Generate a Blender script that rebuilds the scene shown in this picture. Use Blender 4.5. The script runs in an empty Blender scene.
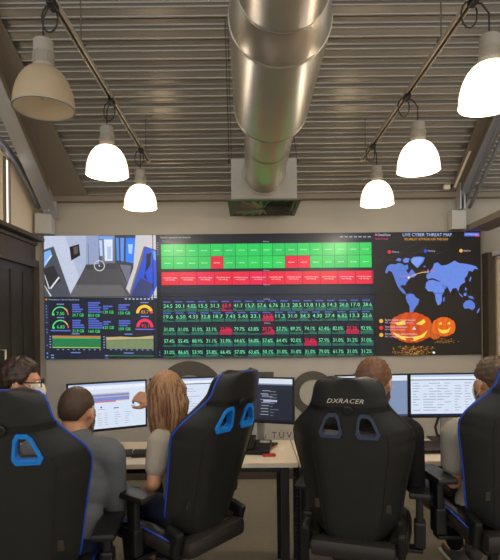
import bpy, bmesh, math, random
from mathutils import Vector, Matrix, Euler
random.seed(7)
R = math.radians
# ------------------------------------------------------------------ camera, world, exposure
SC = bpy.context.scene
COL = SC.collection
FPX, CX, CY, ROLL, EYE = 500.0, 248.0, 327.0, R(0.6), 1.5
cam_d = bpy.data.cameras.new('camera')
cam = bpy.data.objects.new('camera', cam_d); COL.objects.link(cam)
cam_d.sensor_fit = 'AUTO'; cam_d.sensor_width = 36.0
cam_d.lens = 36.0 * FPX / 560.0
cam_d.shift_x = (250.0 - CX) / 560.0
cam_d.shift_y = (CY - 280.0) / 560.0
cam_d.clip_start = 0.05
cr, sr = math.cos(ROLL), math.sin(ROLL)
cam.matrix_world = Matrix(((cr, sr, 0, 0), (0, 0, -1, 0), (-sr, cr, 0, EYE), (0, 0, 0, 1)))
SC.camera = cam
SC.view_settings.view_transform = 'Standard'
SC.view_settings.look = 'None'
SC.view_settings.gamma = 1.0
SC.view_settings.use_curve_mapping = False
SC.view_settings.exposure = 0.0
W = bpy.data.worlds.new('daylight'); SC.world = W; W.use_nodes = True
W.node_tree.nodes['Background'].inputs[0].default_value = (1.0, 0.975, 0.94, 1)
W.node_tree.nodes['Background'].inputs[1].default_value = 0.95

# ------------------------------------------------------------------ pixel helpers (direction only)
def ray(px, py):
    u, v = (px - CX) / FPX, (CY - py) / FPX
    return (u * cr + v * sr, -u * sr + v * cr)
def at(px, py, d):
    u, v = ray(px, py)
    return Vector((u * d, d, EYE + v * d))
WALL_Y, EAVE_Z, SLOPE = 4.97, 2.775, 0.70
def roof_z(d): return EAVE_Z + SLOPE * (WALL_Y - d)
def on_roof(px, py):
    u, v = ray(px, py)
    d = (EAVE_Z - EYE + SLOPE * WALL_Y) / (v + SLOPE)
    return Vector((u * d, d, EYE + v * d))

# ------------------------------------------------------------------ materials
def lin(c):
    return tuple((x / 12.92 if x <= 0.04045 else ((x + 0.055) / 1.055) ** 2.4) for x in [k / 255.0 for k in c])
def mat(name, rgb, rough=0.5, metal=0.0, var=0.08, scale=20.0, bump=0.0, bscale=None, spec=0.5, stretch=None):
    m = bpy.data.materials.new(name); m.use_nodes = True
    nt = m.node_tree; b = nt.nodes['Principled BSDF']
    c = lin(rgb)
    tc = nt.nodes.new('ShaderNodeTexCoord')
    vec = tc.outputs['Object']
    if stretch:
        mp = nt.nodes.new('ShaderNodeMapping'); mp.inputs['Scale'].default_value = stretch
        nt.links.new(vec, mp.inputs[0]); vec = mp.outputs[0]
    n = nt.nodes.new('ShaderNodeTexNoise'); n.inputs['Scale'].default_value = scale; n.inputs['Detail'].default_value = 4
    nt.links.new(vec, n.inputs['Vector'])
    mr = nt.nodes.new('ShaderNodeMapRange')
    mr.inputs['To Min'].default_value = 1 - var; mr.inputs['To Max'].default_value = 1 + var
    nt.links.new(n.outputs['Fac'], mr.inputs['Value'])
    mx = nt.nodes.new('ShaderNodeVectorMath'); mx.operation = 'SCALE'
    mx.inputs[0].default_value = c
    nt.links.new(mr.outputs[0], mx.inputs['Scale'])
    nt.links.new(mx.outputs[0], b.inputs['Base Color'])
    b.inputs['Roughness'].default_value = rough; b.inputs['Metallic'].default_value = metal
    b.inputs['Specular IOR Level'].default_value = spec
    if bump:
        n2 = nt.nodes.new('ShaderNodeTexNoise'); n2.inputs['Scale'].default_value = bscale or scale * 4
        nt.links.new(vec, n2.inputs['Vector'])
        bp = nt.nodes.new('ShaderNodeBump'); bp.inputs['Strength'].default_value = bump; bp.inputs['Distance'].default_value = 0.004
        nt.links.new(n2.outputs['Fac'], bp.inputs['Height']); nt.links.new(bp.outputs[0], b.inputs['Normal'])
    return m
def emit(m, rgb, strength):
    b = m.node_tree.nodes['Principled BSDF']
    b.inputs['Emission Color'].default_value = (*lin(rgb), 1); b.inputs['Emission Strength'].default_value = strength
    return m
def screen_mat(name, strength, rough=0.2, spec=0.5):
    m = bpy.data.materials.new(name); m.use_nodes = True
    nt = m.node_tree; b = nt.nodes['Principled BSDF']
    a = nt.nodes.new('ShaderNodeVertexColor'); a.layer_name = 'ink'
    n = nt.nodes.new('ShaderNodeTexNoise'); n.inputs['Scale'].default_value = 30
    mr = nt.nodes.new('ShaderNodeMapRange'); mr.inputs['To Min'].default_value = strength * 0.9; mr.inputs['To Max'].default_value = strength * 1.1
    nt.links.new(n.outputs['Fac'], mr.inputs['Value'])
    b.inputs['Base Color'].default_value = (0.01, 0.01, 0.012, 1)
    b.inputs['Roughness'].default_value = rough; b.inputs['Specular IOR Level'].default_value = spec
    nt.links.new(a.outputs['Color'], b.inputs['Emission Color']); nt.links.new(mr.outputs[0], b.inputs['Emission Strength'])
    return m
M = {}
M['carpet'] = mat('carpet', (136, 130, 120), 0.95, var=0.35, scale=90, bump=0.6, bscale=300, spec=0.1)
M['plaster'] = mat('plaster', (178, 170, 156), 0.85, var=0.05, scale=5, bump=0.05, bscale=120, spec=0.2)
M['cladding'] = mat('cladding', (192, 189, 182), 0.7, var=0.05, scale=6, spec=0.25)
M['roof'] = mat('roof_sheet', (164, 158, 148), 0.30, 0.5, var=0.08, scale=3, stretch=(0.3, 3, 3))
M['steel_brown'] = mat('steel_brown', (134, 121, 104), 0.5, 0.1, var=0.06, scale=4)
M['steel_grey'] = mat('steel_grey', (182, 182, 182), 0.3, 0.45, var=0.06, scale=6)
M['steel_dark'] = mat('steel_dark', (70, 60, 48), 0.5, 0.2)
M['pipe'] = mat('pipe', (190, 194, 202), 0.22, 0.6)
M['wall_dark'] = mat('wall_dark', (76, 64, 52), 0.6, var=0.15, scale=6, stretch=(4, 4, 0.5))
M['door_dark'] = mat('door_dark', (54, 45, 37), 0.5, var=0.15, scale=6, stretch=(4, 4, 0.5))
M['peach'] = mat('peach_wall', (240, 222, 194), 0.8, var=0.04, scale=5)
M['frame_grey'] = mat('frame_grey', (120, 110, 96), 0.5)
M['galv'] = mat('galvanised', (190, 182, 168), 0.33, 0.85, var=0.10, scale=9, bump=0.04, bscale=14)
M['galv_mid'] = mat('galvanised_mid', (150, 145, 134), 0.35, 0.85, var=0.10, scale=9)
M['galv_dark'] = mat('galvanised_dark', (96, 90, 80), 0.4, 0.8)
M['alu'] = mat('aluminium', (214, 198, 172), 0.3, 0.45)
M['black_plastic'] = mat('black_plastic', (22, 21, 20), 0.45)
M['cap_grey'] = mat('lamp_cap', (150, 144, 132), 0.55)
M['cord'] = mat('cord', (40, 35, 30), 0.6)
M['desk'] = mat('desk_top', (226, 212, 190), 0.45, var=0.08, scale=5, stretch=(1, 14, 14))
M['leg_black'] = mat('leg_black', (18, 17, 16), 0.45)
M['leather'] = mat('leather', (34, 33, 31), 0.42, var=0.12, scale=30, bump=0.25, bscale=260)
M['leather_lamplit'] = mat('leather_lamplit', (42, 38, 34), 0.4, var=0.12, scale=30, bump=0.25, bscale=260)  # black leather with the lamps' warm tint put into its colour
M['blue'] = mat('blue_trim', (24, 128, 216), 0.4)
M['blue_pipe'] = mat('blue_piping', (28, 70, 180), 0.4)
M['slate'] = mat('slate_trim', (62, 70, 94), 0.4)
M['white_print'] = mat('white_print', (225, 215, 200), 0.5)
M['logo_grey'] = mat('logo_grey', (88, 84, 78), 0.6)
M['key'] = mat('keys', (52, 50, 48), 0.5)
M['paper'] = mat('paper', (235, 225, 210), 0.8)
M['red'] = mat('red', (190, 40, 35), 0.5)
M['skin'] = mat('skin', (206, 150, 116), 0.5, var=0.05, scale=30)
M['mask'] = mat('face_mask', (226, 222, 214), 0.8)
M['hair_dark'] = mat('hair_dark', (52, 34, 24), 0.45, var=0.4, scale=60, stretch=(1, 1, 0.15), bump=0.6, bscale=220)
M['hair_brown'] = mat('hair_brown', (68, 48, 34), 0.5, var=0.35, scale=80, bump=0.6, bscale=260)
M['hair_ginger'] = mat('hair_ginger', (104, 68, 44), 0.5, var=0.35, scale=70, bump=0.6, bscale=240)
M['hair_blond'] = mat('hair_blond', (158, 120, 84), 0.42, var=0.3, scale=70, stretch=(1, 1, 0.1))
M['hair_blond_dark'] = mat('hair_blond_dark', (118, 78, 46), 0.42, var=0.3, scale=70, stretch=(1, 1, 0.1))
M['shirt_slate'] = mat('shirt_slate', (104, 106, 108), 0.85, var=0.15, scale=14, bump=0.3, bscale=30, spec=0.15)
M['shirt_grey'] = mat('shirt_grey', (176, 168, 154), 0.9, var=0.08, scale=14, bump=0.3, bscale=26, spec=0.15)
M['shirt_blue'] = mat('shirt_blue', (96, 110, 140), 0.9, var=0.08, scale=14, spec=0.15)
M['jacket_black'] = mat('jacket_black', (30, 29, 29), 0.8, var=0.15, scale=14, bump=0.3, bscale=30, spec=0.2)
M['polo_grey'] = mat('polo_grey', (150, 144, 134), 0.9, var=0.08, scale=14, bump=0.3, bscale=30, spec=0.15)
M['jeans'] = mat('jeans', (38, 44, 66), 0.9, var=0.2, scale=40, spec=0.15)
M['trouser_black'] = mat('trouser_black', (24, 23, 23), 0.9, var=0.2, scale=40, spec=0.15)
M['shoe_grey'] = mat('shoe_grey', (80, 80, 82), 0.7)
M['eye'] = mat('eye', (235, 232, 225), 0.3)
M['iris'] = mat('iris', (60, 45, 32), 0.3)
M['wall_screen'] = screen_mat('wall_screen', 1.0, 0.32, 0.35)
M['desk_screen'] = screen_mat('desk_screen', 1.0, 0.35, 0.3)
M['daylight_pane'] = emit(mat('daylight_pane', (230, 230, 230), 0.2), (245, 240, 228), 1.3)

# ------------------------------------------------------------------ mesh builder
class MB:
    def __init__(s): s.v = []; s.f = []
    def add(s, vs, fs):
        o = len(s.v); s.v += [tuple(p) for p in vs]; s.f += [tuple(i + o for i in f) for f in fs]; return s
    def box(s, c, size, rot=None):
        c = Vector(c); hx, hy, hz = [k / 2 for k in size]; vs = []
        for z in (-hz, hz):
            for x, y in ((-hx, -hy), (hx, -hy), (hx, hy), (-hx, hy)):
                p = Vector((x, y, z))
                if rot: p = rot @ p
                vs.append(c + p)
        return s.add(vs, [(3, 2, 1, 0), (4, 5, 6, 7), (0, 1, 5, 4), (1, 2, 6, 5), (2, 3, 7, 6), (3, 0, 4, 7)])
    def rbox(s, c, size, r, rot=None):
        # box with chamfered edges
        bm = bmesh.new(); bmesh.ops.create_cube(bm, size=1)
        for v in bm.verts: v.co = Vector((v.co.x * size[0], v.co.y * size[1], v.co.z * size[2]))
        bmesh.ops.bevel(bm, geom=list(bm.edges), offset=r, segments=2, affect='EDGES', profile=0.6)
        bm.verts.ensure_lookup_table()
        for i, v in enumerate(bm.verts): v.index = i
        c = Vector(c)
        vs = [c + ((rot @ v.co) if rot else v.co) for v in bm.verts]
        fs = [tuple(v.index for v in f.verts) for f in bm.faces]
        bm.free(); return s.add(vs, fs)
    def tube(s, pts, rad, n=10, cap=True):
        pts = [Vector(p) for p in pts]; k = len(pts)
        rads = rad if isinstance(rad, (list, tuple)) else [rad] * k
        vs = []; fs = []; prev = None
        for i, p in enumerate(pts):
            t = (pts[min(i + 1, k - 1)] - pts[max(i - 1, 0)])
            if t.length < 1e-9: t = Vector((0, 0, 1))
            t.normalize()
            if prev is None:
                a = Vector((0, 0, 1)) if abs(t.z) < 0.9 else Vector((1, 0, 0))
                u = t.cross(a).normalized()
            else:
                u = (prev - t * prev.dot(t)).normalized()
            prev = u; w = t.cross(u)
            for j in range(n):
                a = 2 * math.pi * j / n
                vs.append(p + (u * math.cos(a) + w * math.sin(a)) * rads[i])
        for i in range(k - 1):
            for j in range(n):
                a, b = i * n + j, i * n + (j + 1) % n
                fs.append((a, b, b + n, a + n))
        if cap:
            fs.append(tuple(range(n))[::-1]); fs.append(tuple((k - 1) * n + j for j in range(n)))
        return s.add(vs, fs)
    def capsule(s, a, b, ra, rb, n=14):
        a, b = Vector(a), Vector(b); t = (b - a)
        if t.length < 1e-6: t = Vector((0, 0, 1e-4)); b = a + t
        d = t.normalized(); pts = []; rd = []
        for i in range(6):
            th = math.pi / 2 * i / 5
            pts.append(a - d * ra * math.cos(th)); rd.append(max(ra * math.sin(th), 1e-4))
        for i in range(6):
            th = math.pi / 2 * i / 5
            pts.append(b + d * rb * math.sin(th)); rd.append(max(rb * math.cos(th), 1e-4))
        return s.tube(pts, rd, n)
    def chain(s, pts, rads, n=14):
        for i in range(len(pts) - 1): s.capsule(pts[i], pts[i + 1], rads[i], rads[i + 1], n)
        return s
    def ell(s, c, r, rot=None, n=20, m=12):
        c = Vector(c); vs = []; fs = []
        for i in range(m + 1):
            th = math.pi * i / m
            for j in range(n):
                a = 2 * math.pi * j / n
                p = Vector((r[0] * max(math.sin(th), 1e-3) * math.cos(a), r[1] * max(math.sin(th), 1e-3) * math.sin(a), r[2] * math.cos(th)))
                vs.append(c + ((rot @ p) if rot else p))
        for i in range(m):
            for j in range(n):
                a, b = i * n + j, i * n + (j + 1) % n
                fs.append((a, a + n, b + n, b))
        fs.append(tuple(range(n))); fs.append(tuple(m * n + j for j in range(n))[::-1])
        return s.add(vs, fs)
    def lathe(s, prof, c, axis='z', n=32):
        # prof: list of (r, h); open surface around axis through c
        c = Vector(c); vs = []; fs = []
        for r, h in prof:
            for j in range(n):
                a = 2 * math.pi * j / n
                p = Vector((r * math.cos(a), r * math.sin(a), h))
                if axis == 'y': p = Vector((p.x, h, p.y))
                vs.append(c + p)
        for i in range(len(prof) - 1):
            for j in range(n):
                a, b = i * n + j, i * n + (j + 1) % n
                fs.append((a, b, b + n, a + n))
        return s.add(vs, fs)
    def prism(s, poly, depth_vec):
        # poly: list of 3d points (closed outline), extruded along depth_vec
        k = len(poly); dv = Vector(depth_vec)
        vs = [Vector(p) for p in poly] + [Vector(p) + dv for p in poly]
        fs = [tuple(range(k))[::-1], tuple(range(k, 2 * k))]
        for i in range(k):
            j = (i + 1) % k; fs.append((i, j, j + k, i + k))
        return s.add(vs, fs)
    def mesh(s, name, org=(0, 0, 0), smooth=False):
        me = bpy.data.meshes.new(name); o = Vector(org)
        me.from_pydata([Vector(p) - o for p in s.v], [], s.f)
        bm = bmesh.new(); bm.from_mesh(me); bmesh.ops.recalc_face_normals(bm, faces=bm.faces); bm.to_mesh(me); bm.free()
        if smooth: shade(me, smooth)
        return me
    def build(s, name, m, parent=None, org=(0, 0, 0), smooth=False):
        return obj(name, s.mesh(name, org, smooth), m, parent)
def shade(me, ang=40):
    for p in me.polygons: p.use_smooth = True
    if ang is not True and ang < 179:
        me.set_sharp_from_angle(angle=R(ang))
def obj(name, me, m, parent=None):
    o = bpy.data.objects.new(name, me); COL.objects.link(o)
    if m is not None and len(me.materials) == 0: me.materials.append(m)
    if parent: o.parent = parent
    return o
def tag(o, label=None, cat=None, group=None, kind=None):
    if label: o['label'] = label
    if cat: o['category'] = cat
    if group: o['group'] = group
    if kind: o['kind'] = kind
    return o
def empty(name, loc, rz=0, label=None, cat=None, group=None, kind=None):
    o = bpy.data.objects.new(name, None); COL.objects.link(o); o.empty_display_size = 0.1
    o.location = loc; o.rotation_euler = (0, 0, rz)
    return tag(o, label, cat, group, kind)
def evaluated(me, mods):
    """run modifiers on a temporary object, return the finished mesh"""
    t = bpy.data.objects.new('temporary', me); COL.objects.link(t)
    for kind, kw in mods:
        md = t.modifiers.new(kind, kind)
        for k, v in kw.items(): setattr(md, k, v)
    dg = bpy.context.evaluated_depsgraph_get(); dg.update()
    out = bpy.data.meshes.new_from_object(t.evaluated_get(dg))
    bpy.data.objects.remove(t)
    return out
def remeshed(mb, name, org, voxel=0.008, it=5):
    me = mb.mesh(name, org)
    out = evaluated(me, [('REMESH', dict(mode='VOXEL', voxel_size=voxel)), ('SMOOTH', dict(factor=0.5, iterations=it))])
    out.name = name; shade(out, True)
    return out
def copy_tree(o, parent=None):
    c = o.copy(); COL.objects.link(c); c.parent = parent
    for ch in list(o.children): copy_tree(ch, c)
    return c
def struct(o): o['kind'] = 'structure'; return o

# ------------------------------------------------------------------ setting
struct(MB().box((0, 1.0, -0.05), (9, 9, 0.1)).build('floor', M['carpet']))
struct(MB().box((0, WALL_Y + 0.06, EAVE_Z / 2), (9, 0.12, EAVE_Z)).build('wall_back', M['plaster']))
# corrugated roof sheet, real trapezoid profile
def roof():
    P = 0.1242
    d0 = 4.653
    path = []
    nrm = Vector((0, SLOPE, 1)).normalized()
    d = d0 + 3 * P
    while d > 0.55:
        prof_ = []
        for fc in (0.055, -0.535):                      # rounded bead along each edge of the flat
            prof_.append([(fc - 0.062 * math.cos(math.pi * q / 6) * -1, -0.0095 * math.sin(math.pi * q / 6)) for q in range(7)])
        rib = [(-0.03, 0.036), (-0.11, 0.042), (-0.15, 0.031), (-0.33, 0.031), (-0.37, 0.042), (-0.45, 0.036)]
        for f, h in prof_[0] + rib + prof_[1]:
            dd = d + f * P
            if dd < 5.05: path.append((dd, roof_z(dd), h))
        d -= P
    pts = []
    for dd, z, h in path: pts.append(Vector((0, dd, z)) + nrm * h)
    dl, zl = path[-1][0], path[-1][1]
    vs = []; fs = []
    for x in (-4.5, 4.5): vs += [(x, p.y, p.z) for p in pts]
    k = len(pts)
    for i in range(k - 1): fs.append((i, i + 1, k + i + 1, k + i))
    struct(MB().add(vs, fs).build('ceiling', M['roof'], None, (0, 0, 0), 50))
roof()
# purlin along the eaves
mb = MB(); mb.box((0, WALL_Y - 0.03, EAVE_Z + 0.0), (9, 0.10, 0.05)); mb.box((0, WALL_Y - 0.045, EAVE_Z + 0.075), (9, 0.02, 0.1))
struct(mb.build('trim_1', M['steel_brown']))

# steel rafters: soffit sheet, web and flanges following the roof slope
def sloped(name, a, b, zo, th, m, root, org):
    """slab between (x0, x1) at depth ya and yb, zo below the roof surface; a, b = (y, x0, x1)"""
    vs = []
    for y, x0, x1 in (a, b):
        for x in (x0, x1):
            for z in (zo, zo + th): vs.append((x, y, roof_z(y) + z))
    return MB().add(vs, [(0, 1, 3, 2), (4, 6, 7, 5), (0, 4, 5, 1), (2, 3, 7, 6), (0, 2, 6, 4), (1, 5, 7, 3)]).build(name, m, root, org)
def rafter(x0, x1, dep, soff, label):
    """x0..x1: flange width, dep: depth below the roof, soff: ((y, xa, xb), (y, xa, xb)) flat sheet beside it"""
    o = Vector(((x0 + x1) / 2, 4.90, roof_z(4.9) - dep))
    root = empty('steel_rafter', o, 0, label, 'beam', 'steel rafters under the roof')
    ya, yb = 1.2, 4.90
    xm = (x0 + x1) / 2
    sloped('soffit', soff[0], soff[1], -0.026, 0.008, M['steel_brown'], root, o)
    sloped('web', (ya, xm - 0.008, xm + 0.008), (yb, xm - 0.008, xm + 0.008), -dep + 0.015, dep - 0.03, M['steel_brown'], root, o)
    sloped('upper_flange', (ya, x0, x1), (yb, x0, x1), -0.03, 0.016, M['steel_brown'], root, o)
    sloped('lower_flange', (ya, x0, x1), (yb, x0, x1), -dep, 0.018, M['steel_grey'], root, o)
    return root
rafter(-1.965, -1.84, 0.245, ((1.2, -2.0, -2.11), (4.93, -1.84, -1.545)), 'brown steel rafter sloping up beside the unlit pendant lamp')
rafter(2.06, 2.13, 0.135, ((1.2, 1.90, 2.30), (4.93, 1.995, 2.20)), 'brown steel rafter with a conduit beside it, sloping above the pale partition')
# conduit along the right rafter
mb = MB(); q0, q1 = on_roof(470, 148), on_roof(455, 184)
mb.tube([q0 - Vector((0, 0, 0.03)), q1 - Vector((0, 0, 0.03))], 0.013, 8)
tag(mb.build('conduit', M['peach'], None, (0, 0, 0), 40), 'pale straight conduit fixed along the edge of the corrugated roof', 'conduit')
# glossy pipes below the right rafter
for k, (x, dz, r) in enumerate(((2.118, -0.165, 0.016), (2.165, -0.215, 0.017))):
    mb = MB().tube([(x, 2.2, roof_z(2.2) + dz), (x, 4.86, roof_z(4.86) + dz)], r, 12)
    tag(mb.build('steel_pipe', M['pipe'], None, (0, 0, 0), True), ['glossy pipe running up right under the rafter above the pale partition', 'glossy pipe running up below and outside its twin under the rafter'][k], 'pipe')
# pale infill above the dark partition, closed by a curved pipe
XI = -2.10
def side_pt(px, py):
    u, v = ray(px, py); d = XI / u; return Vector((XI, d, EYE + v * d))
edge = [side_pt(-110, 52), side_pt(-60, 92), side_pt(-25, 122), side_pt(0, 147), side_pt(14, 166), side_pt(27, 190), side_pt(36, 208), side_pt(43, 222)]
poly = [Vector((XI, edge[0].y, 2.39)), Vector((XI, edge[-1].y, 2.39))] + edge[::-1]
struct(MB().prism(poly, (-0.03, 0, 0)).build('wall_left_infill', M['peach']))
tag(MB().tube([p + Vector((0.03, 0, 0.015)) for p in edge], 0.034, 12).build('curved_pipe', M['pipe'], None, (0, 0, 0), True), 'glossy pipe curving down along the pale infill over the dark door wall', 'pipe')
wn = struct(empty('window_1', side_pt(5.5, 222)))
o = wn.location
a_, b_ = side_pt(4.2, 190).y, side_pt(7.2, 190).y
z0_, z1_ = 2.40, side_pt(6, 160).z
MB().box((XI + 0.004, (a_ + b_) / 2, (z0_ + z1_) / 2), (0.008, b_ - a_, z1_ - z0_)).build('pane', M['daylight_pane'], wn, o)
for yy in (a_ - 0.012, b_ + 0.012): MB().box((XI + 0.01, yy, (z0_ + z1_) / 2), (0.02, 0.02, z1_ - z0_ + 0.03)).build('frame', M['frame_grey'], wn, o)
# columns
def column(x0, x1, xb0, xb1, ztop, zmid, label, grp):
    root = empty('steel_column', ((x0 + x1) / 2, 4.90, 2.43), 0, label, 'column', grp)
    o = root.location
    mb = MB(); mb.box(((x0 + x1) / 2, 4.85, (ztop + zmid) / 2), (0.012, 0.12, ztop - zmid)); mb.box((x0 + 0.006, 4.85, (ztop + zmid) / 2), (0.012, 0.1, ztop - zmid)); mb.box(((x0 + x1) / 2, 4.9, (ztop + zmid) / 2), (x1 - x0, 0.012, ztop - zmid))
    mb.build('upper_shaft', M['steel_grey'], root, o)
    MB().rbox(((xb0 + xb1) / 2, 4.90, (zmid + 2.43) / 2), (xb1 - xb0, 0.10, zmid - 2.43), 0.006).build('casing', M['cladding'], root, o)
column(-1.94, -1.86, -2.06, -1.90, at(56, 184, 4.9).z, at(52, 214, 4.9).z, 'grey steel column carrying the rafter above the dark door wall', 'columns in the back wall')
column(2.05, 2.13, 1.99, 2.13, at(460, 180, 4.9).z, at(458, 211, 4.9).z, 'grey steel column carrying the rafter near the small white junction box', 'columns in the back wall')
# small box by the right column
c = at(446.5, 187.5, 4.86)
r_ = empty('junction_box', c, 0, 'small white junction box beneath the roof beside the right column', 'box')
MB().rbox(c, (0.06, 0.05, 0.045), 0.006).build('housing', M['peach'], r_, c)
MB().tube([c + Vector((0.03, 0, 0.01)), c + Vector((0.06, 0, 0.02)), c + Vector((0.07, 0.02, 0.06))], 0.006, 6).build('cable', M['cord'], r_, c)

# left partition: dark wall with door
XL = -2.075
wl = struct(MB().box((XL - 0.05, 3.1, 1.18), (0.10, 3.6, 2.36)).build('wall_left', M['wall_dark']))
mb = MB(); mb.box((XL + 0.01, 3.1, 2.37), (0.16, 3.6, 0.035)); mb.box((XL + 0.008, 3.1, 2.33), (0.03, 3.6, 0.03))
struct(mb.build('trim_2', M['wall_dark']))
dr = struct(empty('door_1', (XL, 4.45, 0)))
o = dr.location
mb = MB(); mb.box((XL + 0.015, 4.03, 1.05), (0.05, 0.06, 2.1)); mb.box((XL + 0.015, 4.86, 1.05), (0.05, 0.06, 2.1)); mb.box((XL + 0.015, 4.445, 2.13), (0.05, 0.89, 0.07))
mb.build('frame', M['wall_dark'], dr, o)
MB().box((XL + 0.004, 4.445, 1.05), (0.012, 0.77, 2.09)).build('leaf', M['door_dark'], dr, o)
for yy in (4.2, 4.445, 4.69): MB().rbox((XL + 0.014, yy, 1.05), (0.014, 0.2, 1.96), 0.004).build('panel', M['door_dark'], dr, o)
hy = 4.13
MB().tube([(XL + 0.01, hy, 1.17), (XL + 0.07, hy, 1.17), (XL + 0.07, hy, 1.33), (XL + 0.01, hy, 1.33)], 0.010, 8).build('handle', M['alu'], dr, o, True)
MB().tube([(XL + 0.045, 4.0, 2.10), (XL + 0.045, 4.0, 2.3)], 0.008, 8).build('hinge', M['alu'], dr, o, True)
# right partition: pale wall, grey band and rail
XR = 2.42
struct(MB().box((XR + 0.05, 3.1, 1.08), (0.10, 3.6, 2.16)).build('wall_right', M['peach']))
mb = MB(); mb.box((XR + 0.03, 3.1, 2.185), (0.16, 3.6, 0.05)); mb.box((XR + 0.05, 3.1, 2.14), (0.13, 3.6, 0.02))
struct(mb.build('trim_3', M['cladding']))
struct(MB().box((XR + 0.08, 3.1, 2.32), (0.04, 3.6, 0.22)).build('trim_4', M['frame_grey']))
struct(MB().box((2.26, 3.1, 2.445), (0.22, 3.6, 0.055)).build('trim_5', M['steel_brown']))
struct(MB().box((2.36, 4.90, 1.1), (0.06, 0.12, 2.2)).build('shadow_strip', M['wall_dark']))  # dark strip standing in for the shadow between screens and pale partition
# cladding box below the screens
struct(MB().rbox((0.15, WALL_Y - 0.012, 0.61), (4.30, 0.03, 1.19), 0.003).build('wall_cladding_back', M['cladding']))
struct(MB().box((0, WALL_Y - 0.035, 0.05), (4.4, 0.02, 0.10)).build('baseboard_back', M['wall_dark']))

# ------------------------------------------------------------------ video wall
SX0, SX1, SZ0, SZ1, SY = -2.003, 2.300, 1.205, 2.420, 4.92
QT = ((45.0, 235.9), (481.5, 230.7)); QB = ((43.3, 361.0), (482.3, 352.6))
def wall_st(px, py):
    s = (px - 44) / 437.5
    for _ in range(3):
        yt = QT[0][1] + (QT[1][1] - QT[0][1]) * s; yb = QB[0][1] + (QB[1][1] - QB[0][1]) * s
        t = (py - yt) / (yb - yt)
        xl = QT[0][0] + (QB[0][0] - QT[0][0]) * t; xr = QT[1][0] + (QB[1][0] - QT[1][0]) * t
        s = (px - xl) / (xr - xl)
    return s, t
_font_cache = {}
def glyphs(txt, shear=0.0, spacing=1.0):
    key = (txt, shear, spacing)
    if key not in _font_cache:
        cu = bpy.data.curves.new('t', 'FONT'); cu.body = txt; cu.resolution_u = 2; cu.shear = shear; cu.space_character = spacing
        ob = bpy.data.objects.new('t', cu); COL.objects.link(ob)
        dg = bpy.context.evaluated_depsgraph_get(); dg.update()
        me = ob.evaluated_get(dg).to_mesh()
        vs = [(v.co.x, v.co.y) for v in me.vertices]; fs = [tuple(p.vertices) for p in me.polygons]
        ob.evaluated_get(dg).to_mesh_clear(); bpy.data.objects.remove(ob)
        if not vs: vs = [(0, 0), (0.01, 0), (0, 0.01)]; fs = [(0, 1, 2)]
        _font_cache[key] = (vs, fs)
    return _font_cache[key]
class Ink:
    """flat print for a screen: coloured polygons in layers; mp maps layout coords to (x, z) on the screen"""
    def __init__(s, mp, step=0.00025): s.mp = mp; s.v = []; s.f = []; s.c = []; s.l = 0; s.step = step
    def poly(s, pts, col, layer=None):
        s.l += 0 if layer is not None else 0.02
        L = layer if layer is not None else s.l
        o = len(s.v)
        for p in pts:
            x, z = s.mp(*p); s.v.append((x, -L * s.step * 10, z))
        s.f.append(tuple(range(o, o + len(pts)))); s.c.append(col)
    def rect(s, x0, y0, x1, y1, col): s.poly([(x0, y1), (x1, y1), (x1, y0), (x0, y0)], col)
    def disc(s, cx, cy, rx, ry, col, n=24, a0=0, a1=360): s.poly([(cx + rx * math.cos(R(a0 + (a1 - a0) * i / n)), cy + ry * math.sin(R(a0 + (a1 - a0) * i / n))) for i in range(n)], col)
    def arc(s, cx, cy, r0, r1, a0, a1, col, n=14, asp=1.0):
        s.l += 0.02
        for i in range(n):
            b0, b1 = R(a0 + (a1 - a0) * i / n), R(a0 + (a1 - a0) * (i + 1) / n)
            s.poly([(cx + r * math.cos(b), cy - r * asp * math.sin(b)) for r, b in ((r0, b0), (r1, b0), (r1, b1), (r0, b1))], col, s.l)
    def line(s, x0, y0, x1, y1, w, col):
        dx, dy = x1 - x0, y1 - y0; L = math.hypot(dx, dy) or 1; nx, ny = -dy / L * w / 2, dx / L * w / 2
        s.poly([(x0 + nx, y0 + ny), (x1 + nx, y1 + ny), (x1 - nx, y1 - ny), (x0 - nx, y0 - ny)], col)
    def text(s, txt, x, y, h, col, width=None, shear=0.0):
        """baseline at (x, y), capital height h; width squeezes to fit"""
        vs, fs = glyphs(txt, shear); s.l += 0.02
        sc = h / 0.7; wd = max(v[0] for v in vs) - min(v[0] for v in vs); x0 = min(v[0] for v in vs)
        sx = width / wd if width else sc
        o = len(s.v)
        for a, b in vs:
            X, Z = s.mp(x + (a - x0) * sx, y - b * sc); s.v.append((X, -s.l * s.step * 10, Z))
        for f in fs: s.f.append(tuple(i + o for i in f)); s.c.append(col)
    def build(s, name, m, parent, loc=(0, 0, 0)):
        me = bpy.data.meshes.new(name); me.from_pydata(s.v, [], s.f)
        ca = me.color_attributes.new('ink', 'FLOAT_COLOR', 'CORNER')
        for p in me.polygons:
            c = (*lin(s.c[p.index]), 1)
            for li in p.loop_indices: ca.data[li].color = c
        o = obj(name, me, m, parent); o.location = loc
        return o
vw = empty('video_wall', (0.148, SY + 0.03, SZ0), 0, 'wide video wall of eight joined displays showing dashboards and a world map', 'video wall')
vo = vw.location
pw, ph = (SX1 - SX0) / 4, (SZ1 - SZ0) / 2
for i in range(4):
    for j in range(2):
        MB().rbox((SX0 + pw * (i + 0.5), SY + 0.018, SZ0 + ph * (j + 0.5)), (pw - 0.003, 0.034, ph - 0.003), 0.003).build('display_panel', M['black_plastic'], vw, vo)
def wall_map(px, py):
    s, t = wall_st(px, py)
    s = min(max(s, 0.001), 0.999); t = min(max(t, 0.003), 0.997)
    return (SX0 + (SX1 - SX0) * s - vo.x, SZ1 + (SZ0 - SZ1) * t - vo.z)
def wall_ink(): return Ink(wall_map)
WL = (0, SY - vo.y - 0.001, 0)
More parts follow.
